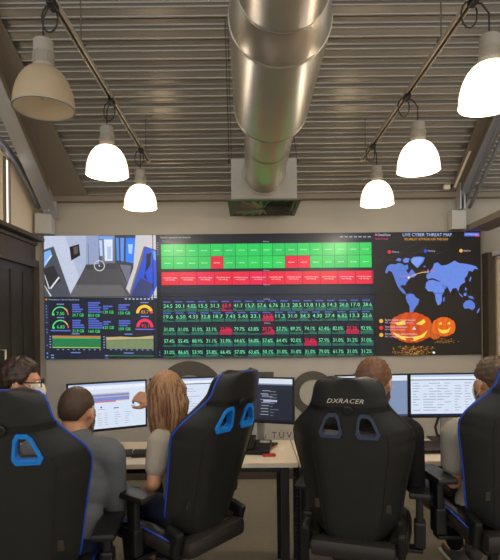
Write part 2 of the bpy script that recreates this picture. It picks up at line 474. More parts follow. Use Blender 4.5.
GREEN, RED, NAVY = (38, 206, 92), (232, 20, 62), (26, 31, 42)
# --- status board (centre)
k = wall_ink()
k.rect(157.5, 232, 375.5, 360, (18, 22, 30))
k.rect(161, 245, 374.5, 285, (24, 28, 38))
k.rect(161, 286, 374.5, 300, (30, 36, 50)); k.rect(161, 301, 374.5, 359, (14, 24, 36))
k.rect(157.5, 293.6, 375.5, 294.4, (10, 11, 14)); 
k.text('Overview - Operations Centre Status 2.0', 161.5, 238.3, 1.6, (190, 200, 220), 30); k.text('Home', 164, 241.6, 1.4, (120, 130, 210), 6)
for i in range(6): k.disc(158.9, 243 + i * 2.3, 0.5, 0.5, (150, 170, 210), 8)
k.disc(158.9, 353, 0.6, 0.6, (90, 160, 240), 8); k.disc(158.9, 356, 0.6, 0.6, (90, 160, 240), 8)
for i in range(7): k.rect(341 + i * 4.6, 236, 344 + i * 4.6, 237.2, (150, 158, 180))
def gy(x, y): return y - (x - 162) * 0.0115
gw = 210.5 / 17
for r in range(2):
    for i in range(17):
        x0 = 162.2 + i * gw; y0 = 244.6 + r * 12.6
        red = (r == 1 and i in (4, 10, 11))
        c = RED if red else (36 + random.randint(-5, 5), 204 + random.randint(-8, 8), 92)
        k.poly([(x0, gy(x0, y0 + 12.2)), (x0 + gw - 0.35, gy(x0 + gw, y0 + 12.2)), (x0 + gw - 0.35, gy(x0 + gw, y0)), (x0, gy(x0, y0))], c)
        k.text('server', x0 + 3.0, gy(x0, y0 + 6.9), 1.3, (225, 250, 230), 6.2)
rw = 211.5 / 12
for i in range(12):
    x0 = 162.2 + i * rw; y0 = 272.6
    c = (235, 22 + random.randint(0, 14), 62 + random.randint(-10, 14))
    k.poly([(x0, gy(x0, y0 + 13)), (x0 + rw - 0.3, gy(x0 + rw, y0 + 13)), (x0 + rw - 0.3, gy(x0 + rw, y0)), (x0, gy(x0, y0))], c)
    k.text('connection status', x0 + 2, gy(x0, y0 + 6.2), 1.4, (255, 235, 238), 13.4); k.text('not running', x0 + 4, gy(x0, y0 + 8.2), 1.3, (255, 235, 238), 9)
for yy in (242.2, 271.0, 285.4, 299.6, 323.6): k.text('status', 264, gy(264, yy + 1.0), 1.3, (190, 200, 220), 6)
rows = [(301.5, 11.2, 18, '24.5 20.1 4.02 15.5 31.3 65.9 41.7 15.7 57.6 6.76 31.2 28.5 13.8 11.5 14.3 26.0 17.0 28.6', {5}, ''),
        (312.8, 10.3, 17, '19.6 6.50 4.33 32.8 18.7 7.43 5.43 33.1 65.7 11.3 31.0 34.3 4.30 27.4 6.32 13.3 22.6', {8}, ''),
        (325.0, 11.2, 15, '31.0 31.0 31.0 33.1 22.3 79.7 63.8 20.7 57.7 89.2 74.1 62.4 82.0 23.2 92.9', {4, 7, 13}, '%'),
        (336.6, 11.2, 15, '57.4 55.4 88.9 31.1 31.9 64.6 56.0 57.6 64.4 92.0 20.8 57.9 31.0 31.2 31.0', {10}, '%'),
        (348.2, 10.6, 15, '31.0 86.6 53.9 55.8 66.4 57.0 63.6 50.1 31.0 31.0 31.0 79.0 61.7 31.0 31.2', set(), '%')]
for y0, h, n, vals, reds, suf in rows:
    w = 211.0 / n
    for i, v in enumerate(vals.split()):
        x0 = 162.5 + i * w; dy = gy(x0, 0) * 1.25
        red = i in reds
        k.rect(x0 + 0.2, y0 + dy, x0 + w - 0.5, y0 + h - 0.3 + dy, (20, 30, 44) if not red else (46, 22, 40))
        hs = [random.uniform(0.15, 0.32)]
        for q in range(6): hs.append(min(0.55, max(0.1, hs[-1] + random.uniform(-0.13, 0.15))))
        pts = [(x0 + 0.3 + (w - 0.9) * q / 6, y0 + dy + h - 0.4 - hs[q] * h) for q in range(7)]
        k.poly([(x0 + 0.3, y0 + dy + h - 0.4)] + [(x0 + w - 0.6, y0 + dy + h - 0.4)] + pts[::-1], (34, 104, 86) if not red else (176, 28, 66))
        k.rect(x0 + 0.6, y0 + dy + 0.4, x0 + w * 0.7, y0 + dy + 1.6, (78, 92, 190)) if not suf else None
        k.text(v + suf, x0 + 1.2, y0 + dy + h * 0.62, 3.6, (120, 246, 170) if not red else (250, 40, 84), w * 0.74)
tag(k.build('status_screen', M['wall_screen'], vw, WL), 'green and red status tiles above rows of percentages')
# --- camera feed (upper left)
k = wall_ink()
def Z(pts): return [(40 + x / 4.167, 230 + y / 4.167) for x, y in pts]
k.rect(44.6, 235, 156.6, 299, (86, 86, 92))
k.poly(Z([(15, 22), (200, 22), (195, 148), (128, 272), (62, 70), (15, 84)]), (196, 204, 226))
k.poly(Z([(110, 22), (200, 22), (195, 148), (165, 200)]), (176, 186, 214))
k.poly(Z([(15, 88), (58, 76), (124, 270), (110, 285), (15, 285)]), (78, 82, 92))
k.poly(Z([(15, 95), (48, 84), (56, 110), (15, 160)]), (130, 180, 245)); k.line(*Z([(18, 150)])[0], *Z([(52, 108)])[0], 1.2, (235, 238, 242))
k.poly(Z([(20, 165), (60, 150), (90, 215), (40, 250), (22, 230)]), (52, 50, 52)); k.line(*Z([(45, 248)])[0], *Z([(82, 200)])[0], 1.6, (225, 228, 235)); k.line(*Z([(20, 190)])[0], *Z([(40, 250)])[0], 1.4, (200, 206, 216)); k.line(*Z([(16, 235)])[0], *Z([(46, 280)])[0], 1.8, (206, 206, 208))
k.poly(Z([(128, 72), (168, 60), (172, 108), (134, 130)]), (34, 30, 30)); k.poly(Z([(144, 74), (162, 68), (164, 96), (147, 106)]), (92, 84, 80))
k.poly(Z([(198, 22), (250, 22), (250, 146), (195, 146)]), (150, 162, 198)); k.line(*Z([(206, 60)])[0], *Z([(206, 146)])[0], 0.5, (90, 96, 120))
k.poly(Z([(250, 22), (318, 22), (314, 138), (264, 138)]), (120, 128, 150)); k.poly(Z([(272, 40), (308, 40), (306, 130), (274, 130)]), (226, 234, 250)); k.poly(Z([(252, 28), (312, 28), (312, 38), (252, 38)]), (110, 170, 250)); k.poly(Z([(252, 44), (264, 44), (266, 110), (254, 110)]), (186, 210, 250)); k.poly(Z([(284, 70), (302, 70), (300, 124), (284, 124)]), (176, 200, 236))
k.poly(Z([(318, 22), (410, 22), (402, 120), (372, 240), (322, 140)]), (62, 66, 80)); k.poly(Z([(322, 34), (334, 34), (334, 130), (324, 128)]), (80, 140, 236)); k.poly(Z([(340, 34), (356, 34), (352, 134), (340, 130)]), (96, 150, 232)); k.poly(Z([(364, 34), (402, 34), (394, 140), (360, 134)]), (50, 132, 248)); k.poly(Z([(372, 60), (392, 60), (388, 100), (374, 100)]), (170, 206, 250)); k.poly(Z([(336, 146), (384, 150), (370, 232)]), (112, 118, 130))
k.poly(Z([(404, 22), (488, 22), (488, 84), (440, 68), (428, 126), (376, 270), (360, 246), (392, 160)]), (206, 202, 206)); k.poly(Z([(436, 72), (440, 70), (428, 128), (380, 266), (374, 264)]), (120, 112, 112))
k.poly(Z([(442, 72), (488, 86), (488, 250), (455, 285), (384, 285), (382, 268), (430, 130)]), (38, 82, 214)); k.poly(Z([(384, 268), (420, 200), (478, 230), (450, 285), (384, 285)]), (58, 64, 116)); k.poly(Z([(448, 100), (470, 96), (462, 150), (440, 180), (450, 210), (436, 200), (446, 140)]), (24, 26, 52)); k.poly(Z([(470, 86), (486, 90), (486, 130), (474, 120)]), (90, 170, 250)); k.poly(Z([(462, 286), (488, 236), (488, 286)]), (196, 200, 212))
k.poly(Z([(195, 150), (320, 142), (360, 250), (370, 285), (120, 285)]), (82, 80, 84)); k.poly(Z([(195, 146), (322, 142), (330, 165), (186, 168)]), (70, 70, 76)); k.poly(Z([(128, 272), (150, 232), (340, 232), (368, 284), (124, 284)]), (104, 102, 104))
k.arc(*Z([(251, 151)])[0], 4.6, 5.5, 0, 360, (210, 206, 200), 24); k.disc(*Z([(251, 151)])[0], 0.7, 0.7, (220, 240, 250), 10)
tag(k.build('camera_feed_screen', M['wall_screen'], vw, WL), 'fisheye camera view of a bright corridor with blue windows')
# --- dashboard (lower left)
k = wall_ink()
k.rect(43.5, 298.4, 156.6, 361, (34, 38, 52)); k.rect(43.5, 298.4, 49, 361, (44, 46, 60))
k.disc(46.3, 300.6, 0.9, 0.9, (240, 150, 60), 10); k.text('Produktion / Server Dashboard', 49, 301.4, 1.7, (170, 180, 215), 30)
for i in range(8): k.rect(125 + i * 3.8, 299.0, 127 + i * 3.8, 300.2, (190, 196, 220))
for i, yy in enumerate((307, 310, 313, 316, 319, 324, 331, 334, 347, 355, 359)): k.disc(46.2, yy, 0.8, 0.8, (90, 120, 200) if i < 9 else (90, 160, 250), 8)
for cx, cy, val, c1, thick in ((60, 316, '7.50', (90, 220, 120), 1.2), (60, 329.5, '6.83', (90, 220, 120), 1.2)):
    k.arc(cx, cy, 8.4 - thick, 8.4, 0, 180, c1, 14); k.arc(cx, cy, 8.4 - thick, 8.4, 0, 26, (235, 90, 110), 4); k.arc(cx, cy, 8.4 - thick, 8.4, 26, 60, (240, 190, 110), 4); k.disc(cx - 7, cy - 0.4, 1.3, 1.3, (60, 235, 110), 10)
    k.text(val, cx - 3.6, cy + 0.3, 3.2, (70, 240, 120), 7.6); k.rect(cx - 3.5, cy - 11.2, cx + 4, cy - 10.1, (120, 136, 214)); 
k.rect(50, 331.5, 70, 332.6, (100, 120, 214))
for cx, cy, val, c1, c2 in ((144.5, 314, '83.7', (250, 200, 60), (245, 170, 60)), (144.5, 328, '92.1', (246, 50, 96), (250, 60, 90))):
    k.arc(cx, cy, 5.6, 8.6, 0, 180, c1, 14); k.arc(cx, cy, 5.6, 8.6, 0, 20, (235, 60, 90), 3); k.text(val, cx - 3.4, cy + 0.2, 3.2, c2, 7.4); k.rect(cx - 4, cy - 11.4, cx + 4, cy - 10.3, (120, 136, 214)); 
k.rect(135, 329.6, 154, 330.6, (130, 120, 220))
def block(x, y, w, n, val, vx):
    for q in range(n):
        k.rect(x, y + q * 2.3, x + w * random.uniform(0.45, 1.0), y + q * 2.3 + 1.5, (88, 106, 200))
    k.text(val + ' GB', x + vx, y + n * 2.3 + 3.4, 3.0, (70, 240, 120), min(11.5, w))
block(72, 305, 12.5, 4, '24.7', 0); block(88, 303, 16, 5, '83.0', 0); block(103, 306.5, 10.5, 2, '130', 0); block(118.5, 305, 12, 3, '150', 0)
block(72, 321, 12.5, 4, '21.8', 0); block(88, 319, 16, 5, '160', 0); block(103, 322, 10.5, 2, '120', 0); block(118.5, 321, 12, 3, '109', 0)
for xx in (75, 128): k.rect(xx - 4, 334.6, xx + 4, 335.6, (120, 136, 214))
k.rect(51.5, 337, 100, 349.5, (44, 124, 78)); k.rect(51.5, 337.0, 100, 339.2, (190, 122, 74)); k.rect(51.5, 339.2, 100, 340, (60, 190, 100)); k.rect(51.5, 348.6, 100, 349.5, (170, 196, 80))
k.rect(105.5, 338, 153, 350, (112, 130, 96)); k.poly([(105.5, 341), (105.5, 338.5), (120, 337.6), (134, 338.3), (153, 336.4), (153, 339.6), (130, 340)], (196, 176, 120))
for i in range(40): k.rect(106 + i * 1.18, 340.5 + random.uniform(0, 1.5), 106.25 + i * 1.18, 349.8, (160, 170, 110))
for i in range(9):
    for x0 in (50.5, 104.4):
        if i < 5: k.rect(x0 - 1.6, 337.5 + i * 2.7, x0 - 0.2, 338.5 + i * 2.7, (150, 166, 226))
    k.rect(56 + i * 5.3, 350.6, 57.8 + i * 5.3, 351.5, (130, 150, 220)); k.rect(109 + i * 5.3, 350.4, 110.8 + i * 5.3, 351.3, (130, 150, 220))
for xx in (75, 128): k.rect(xx - 5, 353.6, xx + 5, 354.6, (120, 136, 214))
for xx in (50, 104): k.rect(xx, 356.4, xx + 3, 357.4, (130, 160, 230)); k.rect(xx, 359.0, xx + 3, 360.0, (130, 160, 230))
k.rect(107, 356.6, 153, 357.2, (50, 150, 90))
tag(k.build('dashboard_screen', M['wall_screen'], vw, WL), 'dark dashboard with gauges, figures and green area charts')
# --- threat map (right)
k = wall_ink()
k.rect(375.8, 229, 484, 358, (30, 25, 21))
k.rect(375.8, 229, 484, 234, (22, 18, 16))
for i in range(9):     # faint branches in the background picture
    x, y = 378 + i * 6, 262 - i * 1.5
    for q in range(4):
        x2, y2 = x + random.uniform(4, 9), y + random.uniform(-6, 4); k.line(x, y, x2, y2, 0.7, (46, 42, 40)); x, y = x2, y2
for i in range(12): k.rect(441 + i * 3.0, 290 + random.uniform(-4, 6), 441.9 + i * 3.0, 315 + random.uniform(-6, 8), (44, 38, 33))
k.text('LIVE CYBER THREAT MAP', 403.5, 236.0, 3.2, (176, 200, 250), 49); k.text('352,006,217 ATTACKS ON THIS DAY', 405, 240.0, 2.3, (240, 170, 60), 44)
k.rect(375.9, 233.5, 377.6, 235.6, (236, 70, 150)); k.text('CheckPoint', 378.3, 235.8, 2.4, (200, 210, 240), 13); k.text('today through', 375.9, 239.3, 1.8, (226, 60, 130), 13)
k.rect(464.8, 232.4, 480, 236, (90, 112, 214)); k.text('ATTACKS', 466, 234.6, 1.4, (210, 220, 250), 12); k.rect(476, 234.6, 480, 236, (226, 90, 160))
for x, y, c, t in ((390, 251.6, (236, 44, 40), 'Malware'), (426, 250.6, (40, 80, 236), 'Phishing'), (461.5, 250.2, (240, 178, 70), 'Exploit')):
    k.disc(x, y, 1.8, 1.8, c, 14); k.text(t, x + 2.6, y + 0.7, 1.7, (190, 196, 214), 7)
BL, BD = (104, 138, 226), (92, 124, 212)
land = {
 'n_america': [(386, 270), (388, 265.5), (391, 263.6), (396, 264), (399, 262.5), (402, 263), (405, 265), (408, 264), (409, 268), (406.5, 270), (409, 273), (412, 268.5), (414.5, 271), (417, 274.5), (414, 277), (411, 277), (407.5, 281), (405.5, 284.8), (402.6, 284), (400.5, 286), (403.6, 288.4), (405.8, 292), (407.4, 294.4), (404, 293), (400.5, 289.5), (398, 285.8), (396, 281), (394.6, 277), (392.5, 271.6), (389, 270), (387.6, 273), (385.6, 272)],
 'arctic': [(403, 260), (406, 257.5), (410, 258), (409, 262), (405, 262.4)],
 'arctic2': [(396, 260), (399, 257.4), (402, 258.4), (401, 261)],
 'greenland': [(412, 262), (411, 259), (414, 256.6), (420, 256), (425.4, 257), (424, 261), (421, 264.4), (418, 267.6), (415.6, 265.6)],
 's_america': [(406.6, 294), (410, 292.2), (414, 293.4), (416, 296.4), (419.6, 298.6), (418.4, 303), (416, 306), (414, 309), (413, 314), (412, 319), (410.6, 318.4), (410, 312), (409.6, 305), (406.8, 300), (406, 296.4)],
 'africa': [(426.5, 282), (429, 279.6), (433.6, 279), (437, 280.4), (441, 281), (443, 285.4), (445, 287.6), (444.6, 290.6), (442, 294.6), (442.4, 299), (440.6, 303.4), (438, 304.2), (436, 299.8), (435.4, 294), (433, 290.6), (428.6, 290.6), (425.6, 287)],
 'madagascar': [(443.6, 297), (445.2, 296), (444.6, 300.6), (443.4, 300.4)],
 'eurasia': [(426.6, 277), (427, 273.6), (430.4, 272), (432, 268), (434.4, 268.6), (436, 264.8), (439, 262.6), (442, 265), (446.6, 264.4), (451, 262.4), (455, 260), (459.6, 262.4), (465, 263), (471, 264), (476.4, 265.6), (478.6, 268.6), (474.6, 268), (473, 270.8), (469, 270), (467.6, 274.6), (465, 277.6), (465.6, 281.4), (462.4, 283), (460, 285.6), (458.6, 290.6), (456.6, 287), (453, 287.6), (450.6, 292), (448.4, 287), (446.6, 285), (443.6, 286.6), (440.8, 280.6), (437, 279), (434.4, 277.6), (430.6, 277.6), (428.6, 278.8)],
 'arabia': [(441.6, 283), (446, 284.4), (447, 287), (444, 289)],
 'scandinavia': [(432.6, 268.4), (434.6, 263), (438.6, 261.6), (438, 266), (435.6, 269)],
 'britain': [(427, 271.4), (428.4, 268), (429.8, 271.4), (428.4, 272.6)],
 'japan': [(469.4, 279.6), (471, 275.6), (471.8, 277), (470.4, 280.8)],
 'indonesia': [(458, 291), (461, 293), (463.6, 296), (461.4, 295.6)], 'indonesia2': [(464, 292), (467, 291.2), (466.4, 295), (464, 294.6)], 'indonesia3': [(468, 294.6), (472.6, 295.4), (474.4, 298), (470, 297.2)],
 'philippines': [(465.4, 286), (467, 287.6), (466.6, 290), (465.2, 288.6)],
 'australia': [(463.4, 302.6), (466, 299.8), (470, 298.6), (472.6, 300), (475, 302.4), (475.4, 306), (472.6, 309), (469.4, 307), (465, 307.6), (463.6, 305.4)],
 'zealand': [(478, 308.4), (480.2, 306.6), (478.6, 311), (476.8, 312)], 'iceland': [(423.4, 265.8), (426, 265), (425.6, 267)]}
for i, p in enumerate(land.values()): k.poly(p, BL if i % 2 else BD)
k.poly([(412, 262), (414, 257.6), (420, 257), (424, 258), (420, 263), (417, 266)], (130, 160, 236))
a0, b0 = (409, 277), (428.5, 271.4); pv = a0
for q in range(1, 9):
    t = q / 8; p = (a0[0] + (b0[0] - a0[0]) * t, a0[1] + (b0[1] - a0[1]) * t - 1.4 * math.sin(math.pi * t)); k.line(*pv, *p, 0.7, (226, 196, 130)); pv = p
k.text('NY, United States', 401, 276.2, 1.6, (236, 110, 60), 11); k.text('London, United Kingdom', 422, 271.2, 1.6, (236, 100, 60), 15); k.disc(409, 277, 1.1, 1.1, (240, 240, 250), 10)
# hay and pumpkins of the background picture
for i in range(340):
    a, b = random.gauss(0, 1), random.uniform(0, 1); x = 413 + a * 10; y = 345 + b * 9; 
    if 390 < x < 452 and y < 353.4: k.line(x, y, x + random.uniform(-2.4, 2.4), y + random.uniform(-0.8, 0.8), 0.7, random.choice([(170, 116, 46), (140, 90, 36), (200, 144, 62), (100, 64, 30), (84, 54, 26), (70, 46, 24)]))
for i in range(70):
    x = 442 + random.gauss(0, 6); y = 337 + random.uniform(0, 5); k.line(x, y, x + random.uniform(-2, 2), y + random.uniform(-0.6, 0.6), 0.6, random.choice([(150, 100, 40), (110, 72, 30), (180, 124, 52), (80, 54, 26)]))
def pumpkin(cx, cy, rx, ry, cols):
    for q, c in enumerate(cols): k.disc(cx, cy, rx * (1 - 0.0 * q), ry, c, 28) if q == 0 else None
    n = 7
    for q in range(n):
        t = (q - (n - 1) / 2) / ((n - 1) / 2); k.disc(cx + t * rx * 0.70, cy - (1 - t * t) * 0.3, rx * 0.30, ry * math.sqrt(max(0.05, 1 - (t * 0.70) ** 2)) * 0.98, cols[1 + q % 2], 22)
pumpkin(410.5, 326.5, 21, 15.4, [(150, 50, 16), (216, 84, 22), (200, 70, 18)])
pumpkin(434, 331, 6.5, 7, [(160, 70, 20), (206, 96, 30), (190, 84, 24)])
pumpkin(443, 325.6, 11.6, 9.8, [(170, 66, 16), (232, 104, 28), (218, 92, 22)])
YE = (246, 214, 70)
k.poly([(394, 322), (404, 319.5), (405, 323.5), (397, 324.4)], YE); k.poly([(415, 323), (423.4, 318), (425, 321), (421, 324)], YE); k.poly([(411.5, 328.5), (413.5, 325.2), (415.5, 328.5)], (200, 210, 240))
k.poly([(392, 331), (400, 334.5), (410, 336.2), (420, 334), (427, 329), (423.4, 335.6), (414, 339.6), (402, 338.6), (395, 335)], YE); k.poly([(404, 337), (412, 336.4), (413, 339), (406, 339.2)], (214, 74, 22))
k.poly([(437.6, 323), (440.6, 320.6), (441.6, 323.6)], YE); k.poly([(446, 323), (449, 320), (449.6, 323)], YE); k.poly([(437, 327), (441, 328.6), (446, 328.4), (450.4, 325.6), (447.6, 331), (442, 332.4), (438.6, 330.4)], YE)
for yy, c, w in ((320.2, (240, 176, 60), 30), (327.0, (236, 40, 40), 22), (334.0, (240, 176, 70), 32)):
    k.disc(380.6, yy, 2.0, 2.0, c, 14); k.text('Server exploit attempt blocked', 384.5, yy - 0.4, 1.7, (226, 210, 220), w); k.text('NY, United States to London', 384.5, yy + 2.2, 1.6, (230, 180, 214), w * 0.92)
k.disc(433, 351, 1.2, 1.2, (220, 240, 250), 10)
tag(k.build('threat_map_screen', M['wall_screen'], vw, WL), 'blue world map over glowing carved pumpkins on black')
# thin bezels standing proud between the panels
for i in range(1, 4):
    MB().box((SX0 + pw * i, SY - 0.006, (SZ0 + SZ1) / 2), (0.006 if i != 2 else 0.003, 0.006, SZ1 - SZ0)).build('bezel', M['black_plastic'], vw, vo)
MB().box(((SX0 + SX1) / 2, SY - 0.006, (SZ0 + SZ1) / 2), (SX1 - SX0, 0.006, 0.004)).build('bezel', M['black_plastic'], vw, vo)

# ------------------------------------------------------------------ wall lettering
lo = empty('wall_lettering', (0.1, WALL_Y - 0.03, 0.9), 0, 'large flat grey letters on the wall beneath the screens', 'sign')
LY = WALL_Y - 0.03
def ring_part(cpx, cpy, ro, ri, a0=0, a1=360, name='letter'):
    c = at(cpx, cpy, LY); sc = LY / FPX; n = 48; mb = MB(); vs = []; fs = []
    for i in range(n + 1):
        a = R(a0 + (a1 - a0) * i / n)
        for r in (ro, ri):
            for y in (LY, LY - 0.006): vs.append((c.x + r * sc * math.cos(a), y, c.z + r * sc * math.sin(a)))
    for i in range(n):
        o = i * 4; p = o + 4; fs += [(o + 1, p + 1, p + 3, o + 3), (o, o + 1, p + 1, p), (o + 2, p + 2, p + 3, o + 3)]
    return mb.add(vs, fs).build(name, M['logo_grey'], lo, lo.location)
ring_part(190, 396, 35, 21, 25, 335)
ring_part(313, 393, 22, 13.5); ring_part(366, 392, 22, 13.5)
mb = MB(); c = at(257, 375, LY); mb.box((c.x, LY - 0.003, c.z), (0.33, 0.006, 0.06)); mb.box((c.x, LY - 0.0031, c.z - 0.2), (0.08, 0.006, 0.4)); mb.build('letter', M['logo_grey'], lo, lo.location)
for ch_, px_ in (('&', 261), ('T', 271.5), ('Ü', 278.5), ('V', 286.5)):
    vs, fs = glyphs(ch_); c = at(px_, 438, LY); sc = 0.062 / 0.7
    me_ = MB().add([(c.x + v[0] * sc, LY - 0.002, c.z + v[1] * sc) for v in vs], fs)
    me_.build('small_letter', M['logo_grey'], lo, lo.location)

# ------------------------------------------------------------------ ventilation duct
DX, DZ = 0.162, 2.914
du = empty('ventilation_duct', (DX, 2.2, DZ), 0, 'round galvanised ventilation duct with a square diffuser hanging under the roof', 'duct')
o = du.location
MB().lathe([(0.196, -1.2), (0.196, 2.10)], (DX, 0, DZ), 'y', 48).build('inlet_section', M['galv'], du, o, True)
MB().lathe([(0.196, 2.08), (0.2, 2.085), (0.237, 2.28)], (DX, 0, DZ), 'y', 48).build('reducer', M['galv'], du, o, 30)
MB().lathe([(0.237, 2.28), (0.237, 3.2), (0.15, 3.2)], (DX, 0, DZ), 'y', 48).build('main_section', M['galv'], du, o, 30)
MB().tube([(DX, 3.19, DZ - 0.066), (0.15, 4.25, DZ - 0.116)], 0.168, 48, False).build('outlet_section', M['galv'], du, o, True)
for yy, r in ((2.08, 0.199), (2.28, 0.240), (3.2, 0.240)):
    MB().lathe([(r - 0.006, yy - 0.008), (r, yy - 0.006), (r, yy + 0.006), (r - 0.006, yy + 0.008)], (DX, 0, DZ), 'y', 48).build('seam_ring', M['galv'], du, o, True)
for t_ in (0.36, 0.985):
    a_ = Vector((DX, 3.19, DZ - 0.066)).lerp(Vector((0.15, 4.25, DZ - 0.116)), t_); r_ = 0.171 if t_ < 0.5 else 0.185
    MB().tube([a_ - Vector((0, 0.008, 0)), a_ + Vector((0, 0.008, 0))], r_, 48, False).build('seam_ring', M['galv'], du, o, True)
BX0, BX1 = at(231, 180, 4.24).x, at(297, 180, 4.24).x
BZ1, BZ0 = at(264, 158, 4.24).z, at(264, 200, 4.24).z
MB().rbox(((BX0 + BX1) / 2, 4.50, (BZ0 + BZ1) / 2), (BX1 - BX0, 0.52, BZ1 - BZ0), 0.004).build('diffuser_box', M['galv_mid'], du, o)
gcx, gcy = (BX0 + BX1) / 2, 4.50
gr = MB()
for sx, sy, w, h in ((0, -0.29, 0.62, 0.03), (0, 0.29, 0.62, 0.03), (-0.295, 0, 0.03, 0.58), (0.295, 0, 0.03, 0.58)): gr.box((gcx + sx, gcy + sy, BZ0 - 0.006), (w, h, 0.012))
grille = gr.build('grille_frame', M['galv_dark'], du, o)
MB().box((gcx, gcy, BZ0 - 0.001), (0.56, 0.55, 0.002)).build('grille_back', M['galv_dark'], grille, (0, 0, 0)).location = (0, 0, 0)
grille.children[0].data.transform(Matrix.Translation(-Vector(o)))
for q in range(24):     # swirl pattern of radial slats
    a = 2 * math.pi * (q + 0.5) / 24; L0, L1 = 0.05, 0.25 / max(abs(math.cos(a)), abs(math.sin(a)))
    m_ = (L0 + L1) / 2; rot = Matrix.Rotation(a, 3, 'Z') @ Matrix.Rotation(R(35), 3, 'X')
    MB().box((gcx + math.cos(a) * m_, gcy + math.sin(a) * m_, BZ0 - 0.010), (L1 - L0, 0.022, 0.002), rot).build('grille_slat', M['galv_mid'], grille, o)
for px, pxt, py in ((228, 225, 20), (297.5, 293, 128)):
    top = on_roof(pxt, py); bot = Vector((BX0 - 0.015 if px < 260 else BX1 + 0.005, 4.26, BZ1 - 0.02))
    MB().tube([top, bot], 0.0035, 6).build('suspension_cable', M['galv_dark'], du, o)
    MB().rbox(bot, (0.022, 0.022, 0.03), 0.004).build('cable_clamp', M['black_plastic'], du, o)
    if px < 260:
        MB().tube([top + Vector((0.02, 0, 0)), bot + Vector((0.02, 0, 0.02))], 0.0025, 6).build('suspension_cable', M['galv_dark'], du, o)

# ------------------------------------------------------------------ lighting tracks and pendant lamps
TZ = 2.96
def track(x, yend, label):
    t = empty('lighting_track', (x, yend, TZ), 0, label, 'track', 'aluminium lighting tracks under the roof'); o = t.location
    L0 = -0.6
    mb = MB()
    for sx in (-0.012, 0.012): mb.box((x + sx, (L0 + yend) / 2, TZ), (0.007, yend - L0, 0.024))
    mb.build('rail', M['alu'], t, o)
    MB().box((x, (L0 + yend) / 2, TZ + 0.005), (0.020, yend - L0, 0.012)).build('channel', M['leg_black'], t, o)
    MB().rbox((x, yend + 0.006, TZ), (0.034, 0.014, 0.030), 0.003).build('end_cap', M['alu'], t, o)
    for yy in (yend - 0.10, 2.6, 0.9):
        MB().tube([(x, yy, TZ + 0.01), (x, yy, roof_z(yy) + 0.01)], 0.004, 6).build('suspension_rod', M['galv_dark'], t, o)
        MB().rbox((x, yy, TZ + 0.018), (0.04, 0.03, 0.012), 0.003).build('hanger', M['galv_dark'], t, o)
LTX, RTX = -0.853, 1.02
track(LTX, 4.36, 'aluminium track carrying one unlit and two lit lamps')
track(RTX, 4.38, 'aluminium track carrying three lit lamps beside the duct')
shade_lit = mat('shade_lit', (250, 240, 220), 0.4); emit(shade_lit, (255, 230, 190), 2.3)
def lit_shade():
    nt = shade_lit.node_tree; b = nt.nodes['Principled BSDF']
    w = nt.nodes.new('ShaderNodeTexCoord'); sp = nt.nodes.new('ShaderNodeSeparateXYZ'); nt.links.new(w.outputs['Object'], sp.inputs[0])
    mr = nt.nodes.new('ShaderNodeMapRange'); mr.inputs['From Min'].default_value = -0.335; mr.inputs['From Max'].default_value = -0.13
    mr.inputs['To Min'].default_value = 0.95; mr.inputs['To Max'].default_value = 4.0
    nt.links.new(sp.outputs['Z'], mr.inputs['Value']); nt.links.new(mr.outputs[0], b.inputs['Emission Strength'])
lit_shade()
shade_off = mat('shade_unlit', (214, 200, 174), 0.3, var=0.06, scale=10)
def unlit_shade():
    nt = shade_off.node_tree; b = nt.nodes['Principled BSDF']; out = nt.nodes['Material Output']
    tr = nt.nodes.new('ShaderNodeBsdfTranslucent'); tr.inputs[0].default_value = (*lin((228, 220, 206)), 1)
    tp = nt.nodes.new('ShaderNodeBsdfTransparent'); tp.inputs[0].default_value = (*lin((240, 228, 206)), 1)
    m1 = nt.nodes.new('ShaderNodeMixShader'); m1.inputs[0].default_value = 0.55
    m2 = nt.nodes.new('ShaderNodeMixShader'); m2.inputs[0].default_value = 0.22
    nt.links.new(b.outputs[0], m1.inputs[1]); nt.links.new(tr.outputs[0], m1.inputs[2])
    nt.links.new(m1.outputs[0], m2.inputs[1]); nt.links.new(tp.outputs[0], m2.inputs[2]); nt.links.new(m2.outputs[0], out.inputs[0])
unlit_shade()
bulb_on = emit(mat('bulb_lit', (255, 240, 215), 0.3), (255, 225, 175), 12); bulb_off = mat('bulb_unlit', (240, 235, 225), 0.2)
